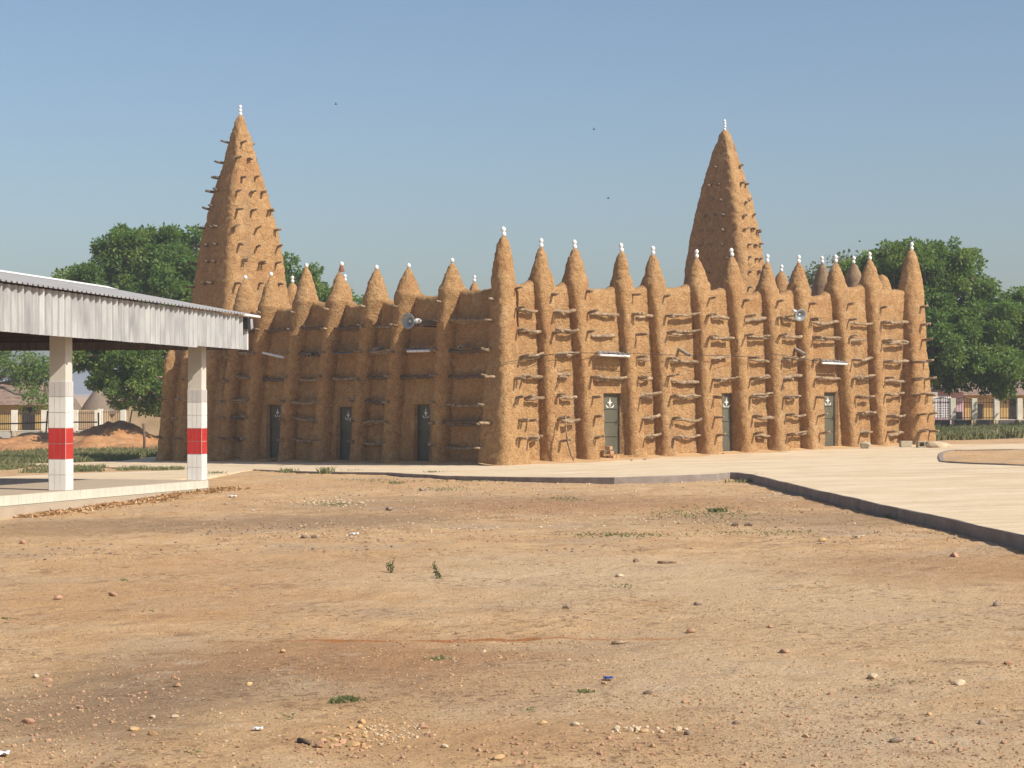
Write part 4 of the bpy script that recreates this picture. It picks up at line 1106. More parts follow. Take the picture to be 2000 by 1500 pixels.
# tan wall between fence and mosque
mb = MB(); xa, xb = (252-1000)/F*111, (420-1000)/F*111
mb.box(((xa+xb)/2, 111, zl+.55), (xb-xa, .3, 2.2)); o = mb.obj('wall', M['tanwall'], bevel=.03); tag(o, 'tan mud wall seen between the tree and the left end of the mosque', 'wall')
def house(label, px0, px1, Yh, z0, hw, dep, mwall, roof='gable', rise=1.2, mroof='thatch', openings=()):
    xa, xb = (px0-1000)/F*Yh, (px1-1000)/F*Yh; m = (xa+xb)/2; t_ = thing('house', label, 'house', (m, Yh+dep/2, z0))
    mb = MB(); mb.box((m, Yh+dep/2, z0+hw/2-.3), (xb-xa, dep, hw+.6)); mb.obj('wall', mwall, t_, bevel=.03)
    for a, b, za, zb2 in openings:
        mb = MB(); mb.box((xa+(xb-xa)*(a+b)/2, Yh-.02, z0+(za+zb2)/2), ((xb-xa)*(b-a), .06, zb2-za)); w_ = mb.obj('window' if za > .3 else 'door', M['dark_void'], t_)
    zt_ = z0+hw
    if roof == 'cone':
        r = (xb-xa)/2*1.35; V, Fc = lathe([(r, -.25), (r*.7, rise*.25), (r*.35, rise*.62), (.05, rise)], 22); mb = MB(); mb.add([(v[0]+m, v[1]+Yh+dep/2, v[2]+zt_) for v in V], Fc); mb.obj('roof', M[mroof], t_, smooth=True)
    else:
        e = .4; V = [(xa-e, Yh-e, zt_-.1), (xb+e, Yh-e, zt_-.1), (xb+e, Yh+dep+e, zt_-.1), (xa-e, Yh+dep+e, zt_-.1), (xa-e, Yh+dep/2, zt_+rise), (xb+e, Yh+dep/2, zt_+rise)]
        mb = MB(); mb.add(V, [(0, 1, 5, 4), (2, 3, 4, 5), (0, 4, 3), (1, 2, 5), (3, 2, 1, 0)]); mb.obj('roof', M[mroof], t_)
house('ochre house with grey roof behind the left fence', -40, 96, 122, zl, 1.75, 5, M['yellow'], 'gable', 1.35, 'rust', ((.62, .8, 0, 1.5),))
house('round hut with a conical thatched roof behind the first pavilion column', 78, 142, 126, zl, 1.3, 4, M['tanwall'], 'cone', 1.7)
house('small tan house with thatched roof behind the fence beside the gate', 150, 205, 124, zl, 1.3, 4, M['tanwall'], 'cone', 1.6)
house('brown banco house behind the tree on the left', 215, 330, 126, zl, 2.0, 5, M['tanwall'], 'gable', 1.0, 'rust')
house('pink walled house behind the right fence', 1858, 1882, 94, zr, 2.0, 3, M['pink'], 'gable', .3, 'rust', ((.1, .9, 0, .95),))
house('ochre house with low roof behind the right fence', 1884, 2060, 96, zr, 1.85, 4, M['yellow'], 'gable', .7, 'rust', ((.12, .2, .6, 1.3), (.5, .6, 0, 1.6)))
# white lattice screen
sx0, sx1 = (1822-1000)/F*92, (1858-1000)/F*92; t_ = thing('lattice_screen', 'white pierced lattice screen just right of the mosque behind the fence', 'screen', ((sx0+sx1)/2, 92, zr))
mb = MB(); mb.box(((sx0+sx1)/2, 92, zr+.25), (sx1-sx0, .12, .9)); mb.obj('base_wall', M['pink'], t_)
mb = MB()
for i in range(9): mb.box((sx0+(i+.5)*(sx1-sx0)/9, 92, zr+1.2), (.035, .05, 1.0))
for i in range(9): mb.box(((sx0+sx1)/2, 91.99, zr+.72+i*.115), (sx1-sx0, .05, .03))
mb.obj('lattice', M['white'], t_)

# earth mounds left
def mound(name, px, py, Lx, Ly, H, label, seed):
    c = dpt(px, py); n, m = 40, 60; a = np.linspace(-1, 1, m); b = np.linspace(-1, 1, n); A, B = np.meshgrid(a, b)
    r2 = A**2+B**2; h = np.clip(1-r2, 0, 1)**.9*H; P = np.stack([A*Lx+c.x, B*Ly+c.y, 0*A], -1); h = h*(1+.35*fbm(P, .8, 3, seed))+.04*fbm(P, 2.5, 2, seed)*(r2 < .9)
    Z_ = Pz(P[..., 0], P[..., 1])-.1+h; V = np.stack([P[..., 0], P[..., 1], Z_], -1)
    o = mesh_obj(name, V.reshape(-1, 3), grid_faces(n, m), M['mound']); tag(o, label, 'mound')
mound('earth_mound', 222, 874, 2.6, 5, 1.0, 'heaped orange earth mound beside the wooden post, tallest of the row', 2)
mound('earth_mound', 80, 876, 4.4, 5, .72, 'long low orange earth mound left of the first pavilion column', 8)
mound('earth_mound', 300, 879, 2.6, 3.5, .45, 'low orange earth mound running up to the mosque wall', 5)
mound('earth_mound', -60, 876, 4, 5, .7, 'orange earth mound at the left edge', 15)
def pole(pts, r, name, label, cat='post', m_='wood_dark'):
    mb = MB(); mb.tube(pts, r, 8, jit=.06); o = mb.obj(name, M[m_], smooth=True); tag(o, label, cat)
p = dpt(281.5, 884); pole([p+Vector((0, 0, -.2)), p+Vector((.01, 0, .6)), p+Vector((-.03, 0, 1.25))], .055, 'wooden_post', 'dark wooden post standing alone beside the mosque end')
Yp = 100; q = lambda px, py: Vector(((px-1000)/F*Yp, Yp, CAMZ-(py-HY)*Yp/F))
pole([q(-60, 829), q(40, 827), q(92, 824.5), q(190, 824.5)], .035, 'wooden_rail', 'long thin wooden rail carried across the mounds on the left', 'rail')
pole([q(93, 802), q(91, 830), q(89, 858)], .04, 'rail_post', 'thin leaning post carrying the rail beside the first column')
pole([q(192, 806), q(193, 855)], .04, 'rail_post', 'thin upright post at the right end of the rail')
pole([q(258, 800), q(249, 851)], .035, 'stick', 'pale stick leaning behind the tallest mound', 'stick', 'wood')

# ------------------------------------------------------------------ trees
def leaves(cl, rad, n, size, material, droop=.3, seed=0, sq=.75):
    """cl: clump centres (k,3), rad (k,), n leaves in all -> leaf mesh"""
    r_ = np.random.default_rng(seed); k = len(cl); w_ = rad**2; idx = r_.choice(k, n, p=w_/w_.sum())
    d = r_.normal(size=(n, 3)); d /= np.linalg.norm(d, axis=1, keepdims=True)
    rr = r_.uniform(0, 1, n)**.42; off = d*rr[:, None]*rad[idx][:, None]; off[:, 2] *= sq
    P = cl[idx]+off
    ax = d*.9+r_.normal(size=(n, 3))*.6; ax[:, 2] -= droop; ax /= np.linalg.norm(ax, axis=1, keepdims=True)
    sd_ = np.cross(ax, r_.normal(size=(n, 3))); sd_ /= np.linalg.norm(sd_, axis=1, keepdims=True)
    nn = np.cross(ax, sd_); L_ = size*r_.uniform(.6, 1.3, n)[:, None]; W_ = L_*.28
    V = np.stack([P, P+ax*L_*.5+sd_*W_-nn*W_*.3, P+ax*L_, P+ax*L_*.5-sd_*W_-nn*W_*.3], 1).reshape(-1, 3)
    Fc = np.arange(n*4).reshape(n, 4)
    me = np_mesh('crown', V, Fc, material, False)
    at = me.attributes.new('tint', 'FLOAT', 'FACE'); ct = r_.uniform(0, 1, k)
    v = np.clip(.45*ct[idx]+.55*r_.uniform(0, 1, n)**1.3, 0, 1); at.data.foreach_set('value', v.astype(np.float32))
    return me
def tree(name, label, base, blobs, n_cl, n_leaf, size, crad, material, trunk_r, crotch, seed, twigs=2, cat='tree', sq=.75, droop=.35, shell=.55, group=None):
    """blobs: ellipsoids (cx,cy,cz,rx,ry,rz) of the crown"""
    r_ = np.random.default_rng(seed); t_ = thing(name, label, cat, base, group)
    bl = np.array(blobs); vol = bl[:, 3]*bl[:, 4]*bl[:, 5]; vol = vol**.8; id_ = r_.choice(len(bl), n_cl, p=vol/vol.sum())
    d = r_.normal(size=(n_cl, 3)); d /= np.linalg.norm(d, axis=1, keepdims=True); rr = shell+(1-shell)*r_.uniform(0, 1, n_cl)**.6
    rr = np.where(r_.uniform(0, 1, n_cl) < .25, r_.uniform(.1, .7, n_cl), rr)
    cl = bl[id_, :3]+d*rr[:, None]*bl[id_, 3:]; rad = crad*r_.uniform(.55, 1.35, n_cl)
    me = leaves(cl, rad, n_leaf, size, material, droop, seed, sq)
    me.vertices.foreach_set('co', (np.array([v.co[:] for v in me.vertices]) - np.array(base)).astype(np.float32).ravel()) if False else None
    o = link('crown', me, t_, loc=(0, 0, 0))
    o['kind'] = 'stuff' if False else o.get('kind', 'thing'); del o['kind']
    B = Vector(base); Cr = Vector(crotch)
    mb = MB(); mb.tube([B-Vector((0, 0, .3)), B.lerp(Cr, .3)+Vector((.05, 0, 0)), B.lerp(Cr, .7), Cr], [trunk_r*1.35, trunk_r*1.05, trunk_r*.9, trunk_r*.8], 12, jit=.05); mb.obj('trunk', M['bark'], t_, smooth=True)
    mb = MB(); order = r_.permutation(n_cl)
    main = []
    for b_ in bl:
        e = Vector(b_[:3]); mid = Cr.lerp(e, .5)+Vector((r_.normal()*.4, r_.normal()*.4, r_.normal()*.2-.2))
        pts = [Cr, Cr.lerp(mid, .55)+Vector((0, 0, .15)), mid, e]; mb.tube(pts, [trunk_r*.55, trunk_r*.45, trunk_r*.33, trunk_r*.15], 7, jit=.05, cap=False)
        main.append(pts[1:])
    for i in order[:int(n_cl*.75)]:
        c = Vector(cl[i]); pts = main[id_[i]]; s_ = pts[r_.integers(0, 3)]
        mid = s_.lerp(c, .5)+Vector((r_.normal()*.25, r_.normal()*.25, r_.normal()*.25)); mb.tube([s_, mid, c], [trunk_r*.13, trunk_r*.08, trunk_r*.03], 4, cap=False)
        for _ in range(twigs):
            q_ = Vector(r_.normal(size=3)).normalized(); e = c+q_*rad[i]*.8; mb.tube([c, e], [trunk_r*.03, .008], 3, cap=False)
    mb.obj('branch', M['bark'], t_, smooth=True)
    return t_
def pb(px, py, Y, rx, rz, ry=None):
    return ((px-1000)/F*Y, Y, CAMZ-(py-HY)*Y/F, rx*Y/F, ry if ry else rx*Y/F*.9, rz*Y/F)
Yt = 96
base = (float((372-1000)/F*Yt), Yt, float(Pz(-16, Yt)))
tree('mango_tree', 'big dense mango tree behind the left tower, leaves hanging low to the fence', base,
     [pb(150, 565, Yt, 48, 34), pb(235, 490, Yt, 60, 44), pb(300, 480, Yt, 70, 38), pb(360, 485, Yt, 50, 40), pb(270, 505, Yt, 75, 55), pb(345, 520, Yt-1, 75, 65), pb(190, 560, Yt-1, 70, 45), pb(480, 560, Yt, 90, 90), pb(585, 560, Yt, 62, 62), pb(650, 610, Yt, 55, 45), pb(235, 620, Yt-2, 95, 70), pb(260, 730, Yt-3, 78, 62), pb(190, 725, Yt-2, 48, 55), pb(350, 690, Yt-2, 80, 75), pb(360, 580, Yt-3, 80, 80), pb(540, 640, Yt-1, 90, 70), pb(300, 770, Yt-3, 48, 42), pb(160, 690, Yt-3, 30, 30)],
     700, 140000, .19, .47, M['leaf'], .42, (base[0]+.2, Yt-.5, 3.0), 3)
Yq = 118
base = (float((-30-1000)/F*Yq), Yq, float(Pz(-26, Yq)))
tree('thin_tree', 'sparse half bare tree under the pavilion roof at the left edge', base,
     [pb(20, 715, Yq, 60, 36), pb(70, 735, Yq, 45, 35), pb(-50, 690, Yq, 70, 50), pb(75, 775, Yq-3, 32, 22)], 110, 5200, .24, .55, M['leaf'], .2, (base[0]+.3, Yq, 2.4), 8, twigs=5)
Yr = 84
base = (float((1775-1000)/F*Yr), Yr, float(Pz(17, Yr)))
tree('mango_tree', 'big dense mango tree rising behind the right end of the mosque', base,
     [pb(1660, 540, Yr+1, 40, 34), pb(1715, 530, Yr+1, 45, 40), pb(1760, 510, Yr, 50, 34), pb(1850, 505, Yr, 60, 32), pb(1800, 535, Yr, 80, 52), pb(1870, 545, Yr, 70, 50), pb(1905, 610, Yr-1, 95, 60), pb(1980, 630, Yr, 80, 62), pb(1850, 690, Yr-2, 95, 68), pb(1950, 720, Yr-2, 90, 48), pb(1740, 580, Yr, 60, 60), pb(1690, 540, Yr+1, 42, 30), pb(1790, 640, Yr-1, 90, 80), pb(2060, 680, Yr, 90, 80), pb(1745, 720, Yr, 80, 50)],
     660, 130000, .175, .42, M['leaf'], .40, (base[0]+.2, Yr-.5, 2.6), 5)
Yn = 96
base = (float((1600-1000)/F*Yn), Yn, float(Pz(15, Yn)))
tree('bare_tree', 'nearly leafless tree with grey twigs behind the small pinnacles', base,
     [pb(1650, 520, Yn, 40, 26), pb(1600, 550, Yn, 50, 30), pb(1570, 560, Yn, 30, 24), pb(1685, 545, Yn, 30, 26)], 90, 1500, .2, .5, M['leaf_pale'], .22, (base[0]+.2, Yn, 3.5), 12, twigs=6)

# ------------------------------------------------------------------ grass, weeds, litter, gravel
def blades(P, h, material, seed, name, spread=.5):
    r_ = np.random.default_rng(seed); n = len(P); a = r_.uniform(0, 6.283, n); lean = r_.normal(size=(n, 2))*spread*h[:, None]
    wd = np.minimum(.012+h*.05, .03); s_ = np.stack([np.cos(a), np.sin(a), 0*a], -1)*wd[:, None]
    tip = P+np.stack([lean[:, 0], lean[:, 1], h], -1); mid = P+np.stack([lean[:, 0]*.35, lean[:, 1]*.35, h*.6], -1)
    V = np.stack([P-s_, P+s_, mid+s_*.7, tip, mid-s_*.7], 1).reshape(-1, 3); Fc = np.arange(n*5).reshape(n, 5)
    me = np_mesh(name, V, Fc, material, False); at = me.attributes.new('tint', 'FLOAT', 'FACE'); at.data.foreach_set('value', r_.uniform(0, 1, n).astype(np.float32)); return me
def field(px0, px1, Ya, Yb, n, hm, name, seed, dens=None, dz=-.02, thr=-9):
    r_ = np.random.default_rng(seed); Yv = r_.uniform(Ya, Yb, n); k = r_.uniform(px0, px1, n); Xv = (k-1000)/F*Yv
    P = np.stack([Xv, Yv, 0*Xv], -1); keep = noise(P, .8, seed) > thr
    keep &= ~in_poly(Xv, Yv, pave)
    P = P[keep]; P[:, 2] = Dz(P[:, 0], P[:, 1])+dz; h = hm*r_.uniform(.4, 1.3, len(P))*(1+.5*noise(P, 1.3, seed+1))
    me = blades(P, np.abs(h), M['grass'], seed, name); o = link(name, me); return tag(o, kind='stuff')
field(1790, 2150, 71, 86, 26000, .30, 'grass', 1)
field(-40, 330, 66.5, 86, 26000, .20, 'grass', 2, thr=-.35)
field(-60, 372, 57, 66, 16000, .12, 'grass', 4, thr=-.1)
field(-300, 420, 86, 112, 6000, .2, 'grass', 6, thr=.1)
# sparse low ground cover on the dirt
gc = []
r_ = np.random.default_rng(11)
for px, py, sx, sy, n in ((1370, 1003, 130, 14, 500), (1210, 1045, 110, 5, 350), (1480, 1040, 150, 6, 250), (870, 955, 60, 5, 160), (650, 985, 40, 4, 160), (720, 938, 60, 4, 150), (1100, 975, 60, 5, 120), (900, 930, 30, 2, 90), (1560, 952, 30, 6, 100),
                          (1650, 980, 30, 4, 60), (1755, 1010, 20, 4, 90), (1760, 1330, 60, 8, 40), (1690, 1340, 50, 6, 30), (1480, 935, 40, 5, 160), (240, 1133, 10, 3, 30), (290, 1193, 20, 3, 20), (10, 1208, 10, 3, 20), (560, 1400, 20, 8, 30), (375, 1468, 20, 6, 30), (1140, 1350, 10, 4, 30), (1035, 1385, 10, 4, 30), (1210, 1145, 40, 5, 40), (560, 915, 60, 2, 200), (900, 940, 100, 2, 120)):
    for _ in range(n):
        a = dpt(px+r_.normal()*sx*.5, py+r_.normal()*sy*.5) if n < 0 else None
        gc.append((px+r_.normal()*sx*.5, py+r_.normal()*sy*.5))
gp = np.array(gc); Yg = np.full(len(gp), 20.); kx_ = (gp[:, 0]-1000)/F
for _ in range(60): Yg += .5*((CAMZ-Dz(kx_*Yg, Yg))*F/np.maximum(gp[:, 1]-HY, 1)-Yg)
P = np.stack([kx_*Yg, Yg, Dz(kx_*Yg, Yg)-.003], -1); P = P[~in_poly(P[:, 0], P[:, 1], pave)]
o = link('ground_cover', blades(P, (.006+.010*r_.uniform(0, 1, len(P)))*np.clip(P[:, 1]/16, .5, 2.2), M['grass'], 12, 'ground_cover', .9)); tag(o, kind='stuff')
# tufts and weeds one can point to
def tuft(px, py, h, n, label, spread=.08, on='dirt', name='weed', group=None):
    c = dpt(px, py) if on == 'dirt' else pz(px, py); r_ = np.random.default_rng(int(px*7+py)); P = np.stack([r_.normal(size=n)*spread+c.x, r_.normal(size=n)*spread+c.y, np.full(n, c.z-.01)], -1)
    me = blades(P, h*r_.uniform(.4, 1.1, n), M['grass'], int(px), name, .45); me.transform(Matrix.Translation(-c)); o = link(name, me, None, loc=c); tag(o, label, 'weed', group)
tuft(672, 1370, .04, 480, 'flat olive tuft of weeds on the dark soil, left of centre in the foreground', .034)
for px, py, h, n, s_, lb in ((565, 922, .13, 90, .12, 'bushy green weed at the kerb below the last door on the left'), (636, 925, .2, 90, .09, 'upright green weed beside the kerb joint left of centre'), (845, 929, .14, 200, .09, 'low weed growing over the kerb below the nearest shaded door'),
                         (1175, 941, .1, 60, .08, 'small green weed against the kerb below the third pinnacle'), (1450, 942, .1, 90, .16, 'weeds spreading at the foot of the kerb corner'), (1481, 940, .19, 60, .05, 'single dark green weed standing against the kerb right of its corner'),
                         (1620, 975, .1, 60, .1, 'dry pale weed against the middle of the kerb'), (1755, 1012, .08, 60, .1, 'green weed by the kerb towards the right edge'), (690, 922, .1, 60, .14, 'grey green weed just right of the kerb joint'), (775, 945, .1, 40, .1, 'small green plant on the dirt below the kerb'),
                         (422, 927, .12, 70, .13, 'dark green weed beside the far pavilion column'), (1400, 1000, .08, 220, .055, 'low green weed patch on the dirt below the kerb corner'), (1142, 1352, .03, 40, .03, 'tiny green weed in the stony ground at the centre'), (857, 1288, .03, 60, .04, 'small dark weed in the reddish soil left of centre')):
    tuft(px, py, h, n, lb, s_)
def tall_weed(px, py, h, label):
    c = dpt(px, py); t_ = thing('tall_weed', label, 'weed', c); r_ = np.random.default_rng(int(px)); mb = MB(); cl = []
    for s_ in range(3):
        x = r_.normal()*.03; pts = [c+Vector((x*.2, 0, -.01)), c+Vector((x, .0, h*.4)), c+Vector((x*2+r_.normal()*.01, 0, h*(.7+.3*(s_ == 0))))]; mb.tube(pts, [.004, .003, .002], 5)
        for u in np.linspace(.15, 1, 7): cl.append(pts[0].lerp(pts[2], u)+Vector((r_.normal()*.008, r_.normal()*.008, 0)))
    mb.obj('stem', M['grass'], t_); cl = np.array([v[:] for v in cl])
    me = leaves(cl, np.full(len(cl), .022), 110, .026, M['leaf_pale'], 0, int(px)); me.name = 'foliage'; link('foliage', me, t_, loc=(0, 0, 0))
tall_weed(766, 1119, .14, 'thin upright weed standing on the bare dirt, left of the pair')
tall_weed(861, 1130, .17, 'taller thin upright weed standing on the bare dirt, right of the pair')

# dry leaves drifted along the plinth
r_ = np.random.default_rng(21); n = 3600
u_ = r_.uniform(-3.2, u_end+.3, n); v_ = edge_v-.33-np.abs(r_.normal(size=n))*.26
Pp_ = np.array([PP(a, b, 0)[:] for a, b in zip(u_, v_)]); Pp_[:, 2] = Dz(Pp_[:, 0], Pp_[:, 1])+.012+r_.uniform(0, .03, n)*np.exp((v_-edge_v+.33)*4)
ax = r_.normal(size=(n, 3)); ax[:, 2] *= .35; ax /= np.linalg.norm(ax, axis=1, keepdims=True); sd_ = np.cross(ax, [0, 0, 1.]+r_.normal(size=(n, 3))*.4); sd_ /= np.linalg.norm(sd_, axis=1, keepdims=True)
L_ = r_.uniform(.03, .075, n)[:, None]
V = np.stack([Pp_-ax*L_, Pp_+sd_*L_*.35, Pp_+ax*L_, Pp_-sd_*L_*.35], 1).reshape(-1, 3)
me = np_mesh('leaf_litter', V, np.arange(n*4).reshape(n, 4), M['litter'], False); at = me.attributes.new('tint', 'FLOAT', 'FACE'); at.data.foreach_set('value', r_.uniform(0, 1, n).astype(np.float32))
tag(link('leaf_litter', me), kind='stuff')

# gravel: joined small stones
def gravel(name, n, px_r, py_r, smin, smax, material, seed, clump=.0, cs=.7, pts=None):
    r_ = np.random.default_rng(seed); base_v, base_f = stone_verts(1, 1, 1, .7, seed, 1)
    if pts is None:
        px = r_.uniform(*px_r, n*3); py = px*0+py_r[0]+(py_r[1]-py_r[0])*r_.uniform(0, 1, n*3)
    else: px, py = pts
    k = (px-1000)/F; Yv = np.full(len(px), 20.)
    for _ in range(60): Yv += .5*((CAMZ-Dz(k*Yv, Yv))*F/np.maximum(py-HY, 1)-Yv)
    X_ = k*Yv; P = np.stack([X_, Yv, 0*X_], -1)
    keep = ~in_poly(X_, Yv, pave)
    keep &= (X_-(K1.x+cc.x/cc.y*(Yv-K1.y))) > .85 
    if pts is None: keep &= noise(P, cs, seed)+.6*r_.uniform(-1, 1, len(px)) > clump
    P = P[keep][:n]; n = len(P); P[:, 2] = Dz(P[:, 0], P[:, 1])
    s_ = smin*(smax/smin)**(r_.uniform(0, 1, n)**2.2); a = r_.uniform(0, 6.283, n); c_, sn = np.cos(a), np.sin(a)
    B = base_v[None]*np.stack([s_*r_.uniform(.7, 1.3, n), s_*r_.uniform(.6, 1.1, n), s_*r_.uniform(.5, 1, n)], -1)[:, None, :]
    V = np.stack([B[..., 0]*c_[:, None]-B[..., 1]*sn[:, None], B[..., 0]*sn[:, None]+B[..., 1]*c_[:, None], B[..., 2]], -1)+P[:, None, :]
    V[..., 2] += (s_*.2)[:, None]
    Fc = (base_f[None]+np.arange(n)[:, None, None]*len(base_v)).reshape(-1, 3)
    return tag(link(name, np_mesh(name, V.reshape(-1, 3), Fc, material, False)), kind='stuff')
gravel('gravel', 9000, (-20, 2020), (1050, 1500), .004, .014, M['clod'], 31, .1)
gravel('gravel', 4200, (-20, 2020), (1050, 1500), .004, .016, M['clod'], 32, .15)
gravel('gravel', 1500, (-20, 2020), (1050, 1500), .004, .014, M['stone_y'], 33, .1)
gravel('gravel', 1000, (-20, 2020), (1060, 1500), .004, .012, M['stone_w'], 34, .1)
gravel('gravel', 1500, (430, 1900), (935, 1060), .010, .03, M['stone_r'], 35, .2, .35)
gravel('gravel', 1100, (0, 1900), (935, 1080), .010, .035, M['stone_g'], 36, .2, .35)
gravel('gravel', 900, (500, 1700), (935, 1050), .010, .03, M['stone_w'], 37, .1, .35)
gravel('gravel', 500, (-20, 2020), (1300, 1500), .01, .026, M['stone_r'], 38, .3)
r_ = np.random.default_rng(41)
def cluster(px, py, sx, sy, n, a, b, m_, seed): gravel('gravel', n, None, None, a, b, M[m_], seed, pts=(px+r_.normal(size=n)*sx, py+r_.normal(size=n)*sy))
cluster(710, 1440, 45, 16, 60, .012, .03, 'stone_y', 51); cluster(650, 1460, 40, 10, 30, .014, .032, 'stone_r', 52); cluster(765, 1432, 40, 12, 120, .006, .015, 'stone_w', 53)
cluster(640, 981, 40, 4, 150, .02, .045, 'stone_w', 54); cluster(975, 988, 70, 14, 160, .015, .04, 'stone_r', 55); cluster(1230, 942, 90, 2, 120, .02, .04, 'stone_w', 56); cluster(500, 1032, 90, 9, 150, .012, .04, 'stone_g', 57)
cluster(520, 1030, 160, 8, 420, .008, .026, 'clod', 63); cluster(900, 990, 300, 16, 700, .008, .024, 'clod', 64); cluster(1500, 1010, 220, 18, 500, .008, .022, 'clod', 65); cluster(130, 1085, 60, 7, 60, .01, .035, 'stone_g', 58); cluster(1240, 1427, 50, 5, 25, .012, .03, 'stone_w', 59); cluster(1660, 1460, 30, 8, 16, .008, .016, 'stone_g', 60)
cluster(1000, 1300, 260, 30, 1200, .004, .012, 'clod', 61); cluster(900, 1370, 300, 30, 1200, .004, .012, 'clod', 62)

# stones one can point to
W_ = ['stone_r', 'stone_g', 'stone_y', 'stone_w']
STONES = [  # px, py, radius m, material, label
 (54, 1412, .042, 'stone_r', 'smooth pink stone on dark soil at the lower left'), (1246, 1416, .0, 'stone_w', ''), (825, 1422, .032, 'stone_r', 'angular red brown stone, nearest one left of centre'),
 (975, 1483, .036, 'stone_y', 'knobbly orange stone at the bottom edge near the centre'), (1124, 1418, .030, 'stone_w', 'pale flat stone right of centre in the foreground'), (1059, 1414, .026, 'stone_y', 'ochre stone with a notch, near the centre of the foreground'),
 (1243, 1428, .03, 'stone_w', 'pale stone in a small cluster right of the centre'), (1256, 1430, .022, 'stone_y', 'yellow stone at the right end of the small cluster'), (1326, 1426, .022, 'stone_w', 'cream stone just right of the small cluster'),
 (1345, 1436, .03, 'stone_g', 'flat grey stone half sunk in dirt near the lower right centre'), (1438, 1415, .024, 'stone_g', 'brown flat stone alone in the foreground right of centre'), (1574, 1440, .022, 'stone_y', 'small ochre stone in the foreground, third from the right'),
 (1752, 1449, .036, 'stone_g', 'dark brown lumpy stone at the lower right'), (1920, 1415, .034, 'stone_g', 'grey stone near the right edge in the foreground'), (1702, 1325, .044, 'stone_w', 'rough pale stone with a dark base on the right foreground'),
 (1875, 1337, .042, 'stone_w', 'pointed cream stone near the right edge'), (1532, 1275, .042, 'stone_r', 'square brown stone standing by a green weed'), (1350, 1236, .038, 'stone_r', 'low brown stone right of centre in the middle ground'), (1505, 1226, .03, 'stone_r', 'flat brown stone left of the right edge in the middle ground'),
 (1363, 1182, .04, 'stone_g', 'dark round stone standing alone right of centre'), (1947, 1184, .045, 'stone_g', 'dark stone near the right edge of the dirt'), (1865, 1087, .06, 'stone_r', 'red pointed stone near the kerb at the right'), (1607, 1058, .06, 'stone_y', 'yellow cubical stone on the dirt below the kerb'),
 (1436, 1027, .07, 'stone_g', 'dark stone below the kerb corner, left of two'), (1463, 1027, .07, 'stone_g', 'dark stone below the kerb corner, right of two'), (1242, 1098, .05, 'stone_g', 'dark stone on pale dirt left of the dry twig'), (1210, 1127, .045, 'stone_w', 'whitish stone with a dark side in the middle ground'),
 (1108, 1189, .04, 'stone_g', 'brown stone near the centre of the bare ground'), (595, 1051, .06, 'stone_g', 'brown stone, left of a pair on the pale dirt'), (616, 1051, .05, 'stone_g', 'brown stone, right of a pair on the pale dirt'), (466, 1174, .0, 'stone_g', ''),
 (220, 1164, .05, 'stone_r', 'dark red stone on orange soil at the left'), (114, 1171, .05, 'stone_r', 'flat dark stone left of the dark red one'), (45, 1062, .06, 'stone_r', 'pinkish stone near the left edge'), (92, 1331, .034, 'stone_r', 'rounded brown stone at the left, beside a grey one'), (70, 1323, .026, 'stone_w', 'grey white stone at the left, beside a brown one'),
 (346, 1341, .036, 'stone_r', 'blocky red brown stone on the dark soil at the left'), (488, 1338, .026, 'stone_y', 'tan stone right of the blocky red brown one'), (552, 1274, .026, 'stone_y', 'round tan stone on the edge of the reddish soil'), (944, 1275, .026, 'stone_w', 'cream stone above the centre of the reddish soil'),
 (298, 1402, .024, 'stone_w', 'smooth white pebble, left of two on the dark soil'), (343, 1402, .026, 'stone_w', 'smooth white pebble, right of two on the dark soil'), (262, 1426, .034, 'stone_y', 'flat yellow stone slab on the dark soil'), (298, 1435, .026, 'stone_y', 'small yellow stone right of the flat yellow slab'),
 (628, 1433, .026, 'stone_r', 'brown stone left of the heap of ochre stones'), (625, 1459, .034, 'stone_r', 'red brown stone at the left of the bottom heap'), (690, 1458, .034, 'stone_y', 'ochre stone at the foot of the bottom heap'), (855, 1435, .0, 'stone_g', ''), (870, 1460, .024, 'stone_w', 'grey flat stone right of the heap near the bottom'),
 (1158, 1458, .0, 'stone_y', ''), (1275, 1460, .02, 'stone_y', 'tiny orange stone near the bottom, right of the centre'), (1110, 1290, .022, 'stone_w', 'pale stone in reddish soil right of the centre'), (1386, 1289, .02, 'stone_r', 'small orange stone in the middle ground right of centre'), (1266, 1354, .03, 'stone_g', 'brown split stone right of the centre'), (1337, 1372, .024, 'stone_r', 'small round red stone right of the split one'),
 (1180, 1336, .022, 'stone_y', 'orange stone beside the blue scrap'), (825, 958, .09, 'stone_g', 'dark grey rock below the kerb, left of centre'), (760, 997, .08, 'stone_g', 'dark bluish stone among the red gravel'), (1969, 1297, .03, 'stone_r', 'reddish stone at the right edge'), (1815, 1397, .022, 'stone_y', 'ochre stone in the right foreground between two bigger ones')]
for i, (px, py, r, m_, lb) in enumerate(STONES):
    if r: stone(dpt(px, py), r, M[m_], lb, seed=i+100, rot=i*1.3, sx=random.uniform(.95, 1.35), sz=random.uniform(.5, .75), group='stones scattered on the bare dirt')
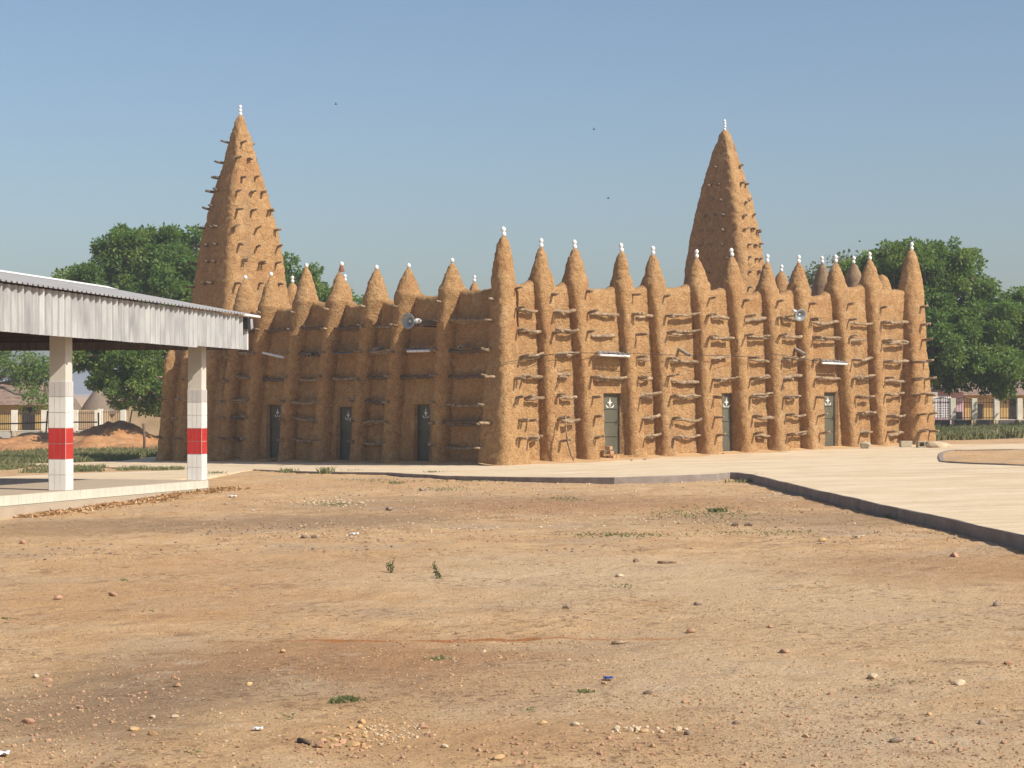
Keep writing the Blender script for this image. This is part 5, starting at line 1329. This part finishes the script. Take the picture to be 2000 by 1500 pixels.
# scraps
def scrap(px, py, s_, m_, label, name='litter_scrap'):
    c = dpt(px, py); mb = MB(); n = 5; V = []
    for i in range(n):
        for j in range(n): V.append(c+Vector(((i/4-.5)*s_*1.4, (j/4-.5)*s_, .01+abs(math.sin(i*1.7+j*2.3))*s_*.35)))
    mb.add(V, grid_faces(n, n)[:, ::-1]); o = mb.obj(name, M[m_], smooth=True); o.modifiers.new('thick', 'SOLIDIFY').thickness = .002; tag(o, label, 'litter')
scrap(504, 1428, .04, 'white', 'small white scrap lying on the dark soil'); scrap(692, 1046, .09, 'white', 'crumpled white plastic scrap on the pale dirt'); scrap(1188, 1329, .045, 'blue', 'small blue plastic scrap on the stony ground')
scrap(3, 1478, .06, 'white', 'white plastic lump cut by the left edge'); scrap(1676, 1052, .1, 'stone_w', 'flat pale slab below the kerb on the right'); scrap(454, 972, .12, 'white', 'pale flat scrap at the end of the pavilion footing'); scrap(495, 998, .04, 'white', 'tiny white scrap near the pavilion end')
def twig(px0, py0, px1, py1, r, label, m_='wood_dark'):
    a, b = dpt(px0, py0), dpt(px1, py1); m = a.lerp(b, .5)+Vector((0, 0, .015)); mb = MB(); mb.tube([a+Vector((0, 0, r)), m, b+Vector((0, 0, r))], [r, r*1.2, r*.6], 6, jit=.15); o = mb.obj('twig', M[m_], smooth=True); tag(o, label, 'twig')
twig(583, 1449, 606, 1457, .012, 'short dark stick at the left of the bottom stone heap'); twig(1284, 1101, 1322, 1100, .014, 'dry twig lying on the pale dirt right of centre', 'wood'); twig(1195, 1259, 1228, 1257, .013, 'grey stick at the end of the reddish soil line', 'wood'); twig(1860, 1330, 1880, 1340, .0001, 'thin twig beside the pointed cream stone')
# birds
for px, py, lb in ((656, 204, 'tiny dark bird high in the sky right of the left tower'), (1188, 388, 'tiny dark bird in the sky between the towers, the lower one'), (1160, 253, 'tiny dark bird in the sky between the towers, the higher one'), (1679, 472, 'tiny dark bird in the sky above the right pinnacles')):
    Yb = 70; c = Vector(((px-1000)/F*Yb, Yb, CAMZ-(py-HY)*Yb/F)); mb = MB()
    mb.tube([c+Vector((-.05, 0, 0)), c+Vector((0, 0, .01)), c+Vector((.06, 0, .0))], [.006, .018, .004], 6)
    mb.add([c, c+Vector((.02, -.10, .05)), c+Vector((-.02, -.1, .05)), c+Vector((.02, .10, .05)), c+Vector((-.02, .1, .05))], [(0, 1, 2), (0, 4, 3)]); o = mb.obj('bird', M['black']); tag(o, lb, 'bird')

# ------------------------------------------------------------------ dry season haze
hm = bpy.data.materials.new('haze'); hm.use_nodes = True; hn = hm.node_tree; hn.nodes.clear()
ho = hn.nodes.new('ShaderNodeOutputMaterial'); hv = hn.nodes.new('ShaderNodeVolumePrincipled'); hv.inputs['Color'].default_value = (.9, .93, 1, 1); hv.inputs['Density'].default_value = .0008
hv.inputs['Anisotropy'].default_value = .2
hn.links.new(hv.outputs[0], ho.inputs['Volume'])
mb = MB(); mb.box((0, 1200, 4), (3300, 2900, 26)); hz = mb.obj('haze', hm); tag(hz, kind='stuff')
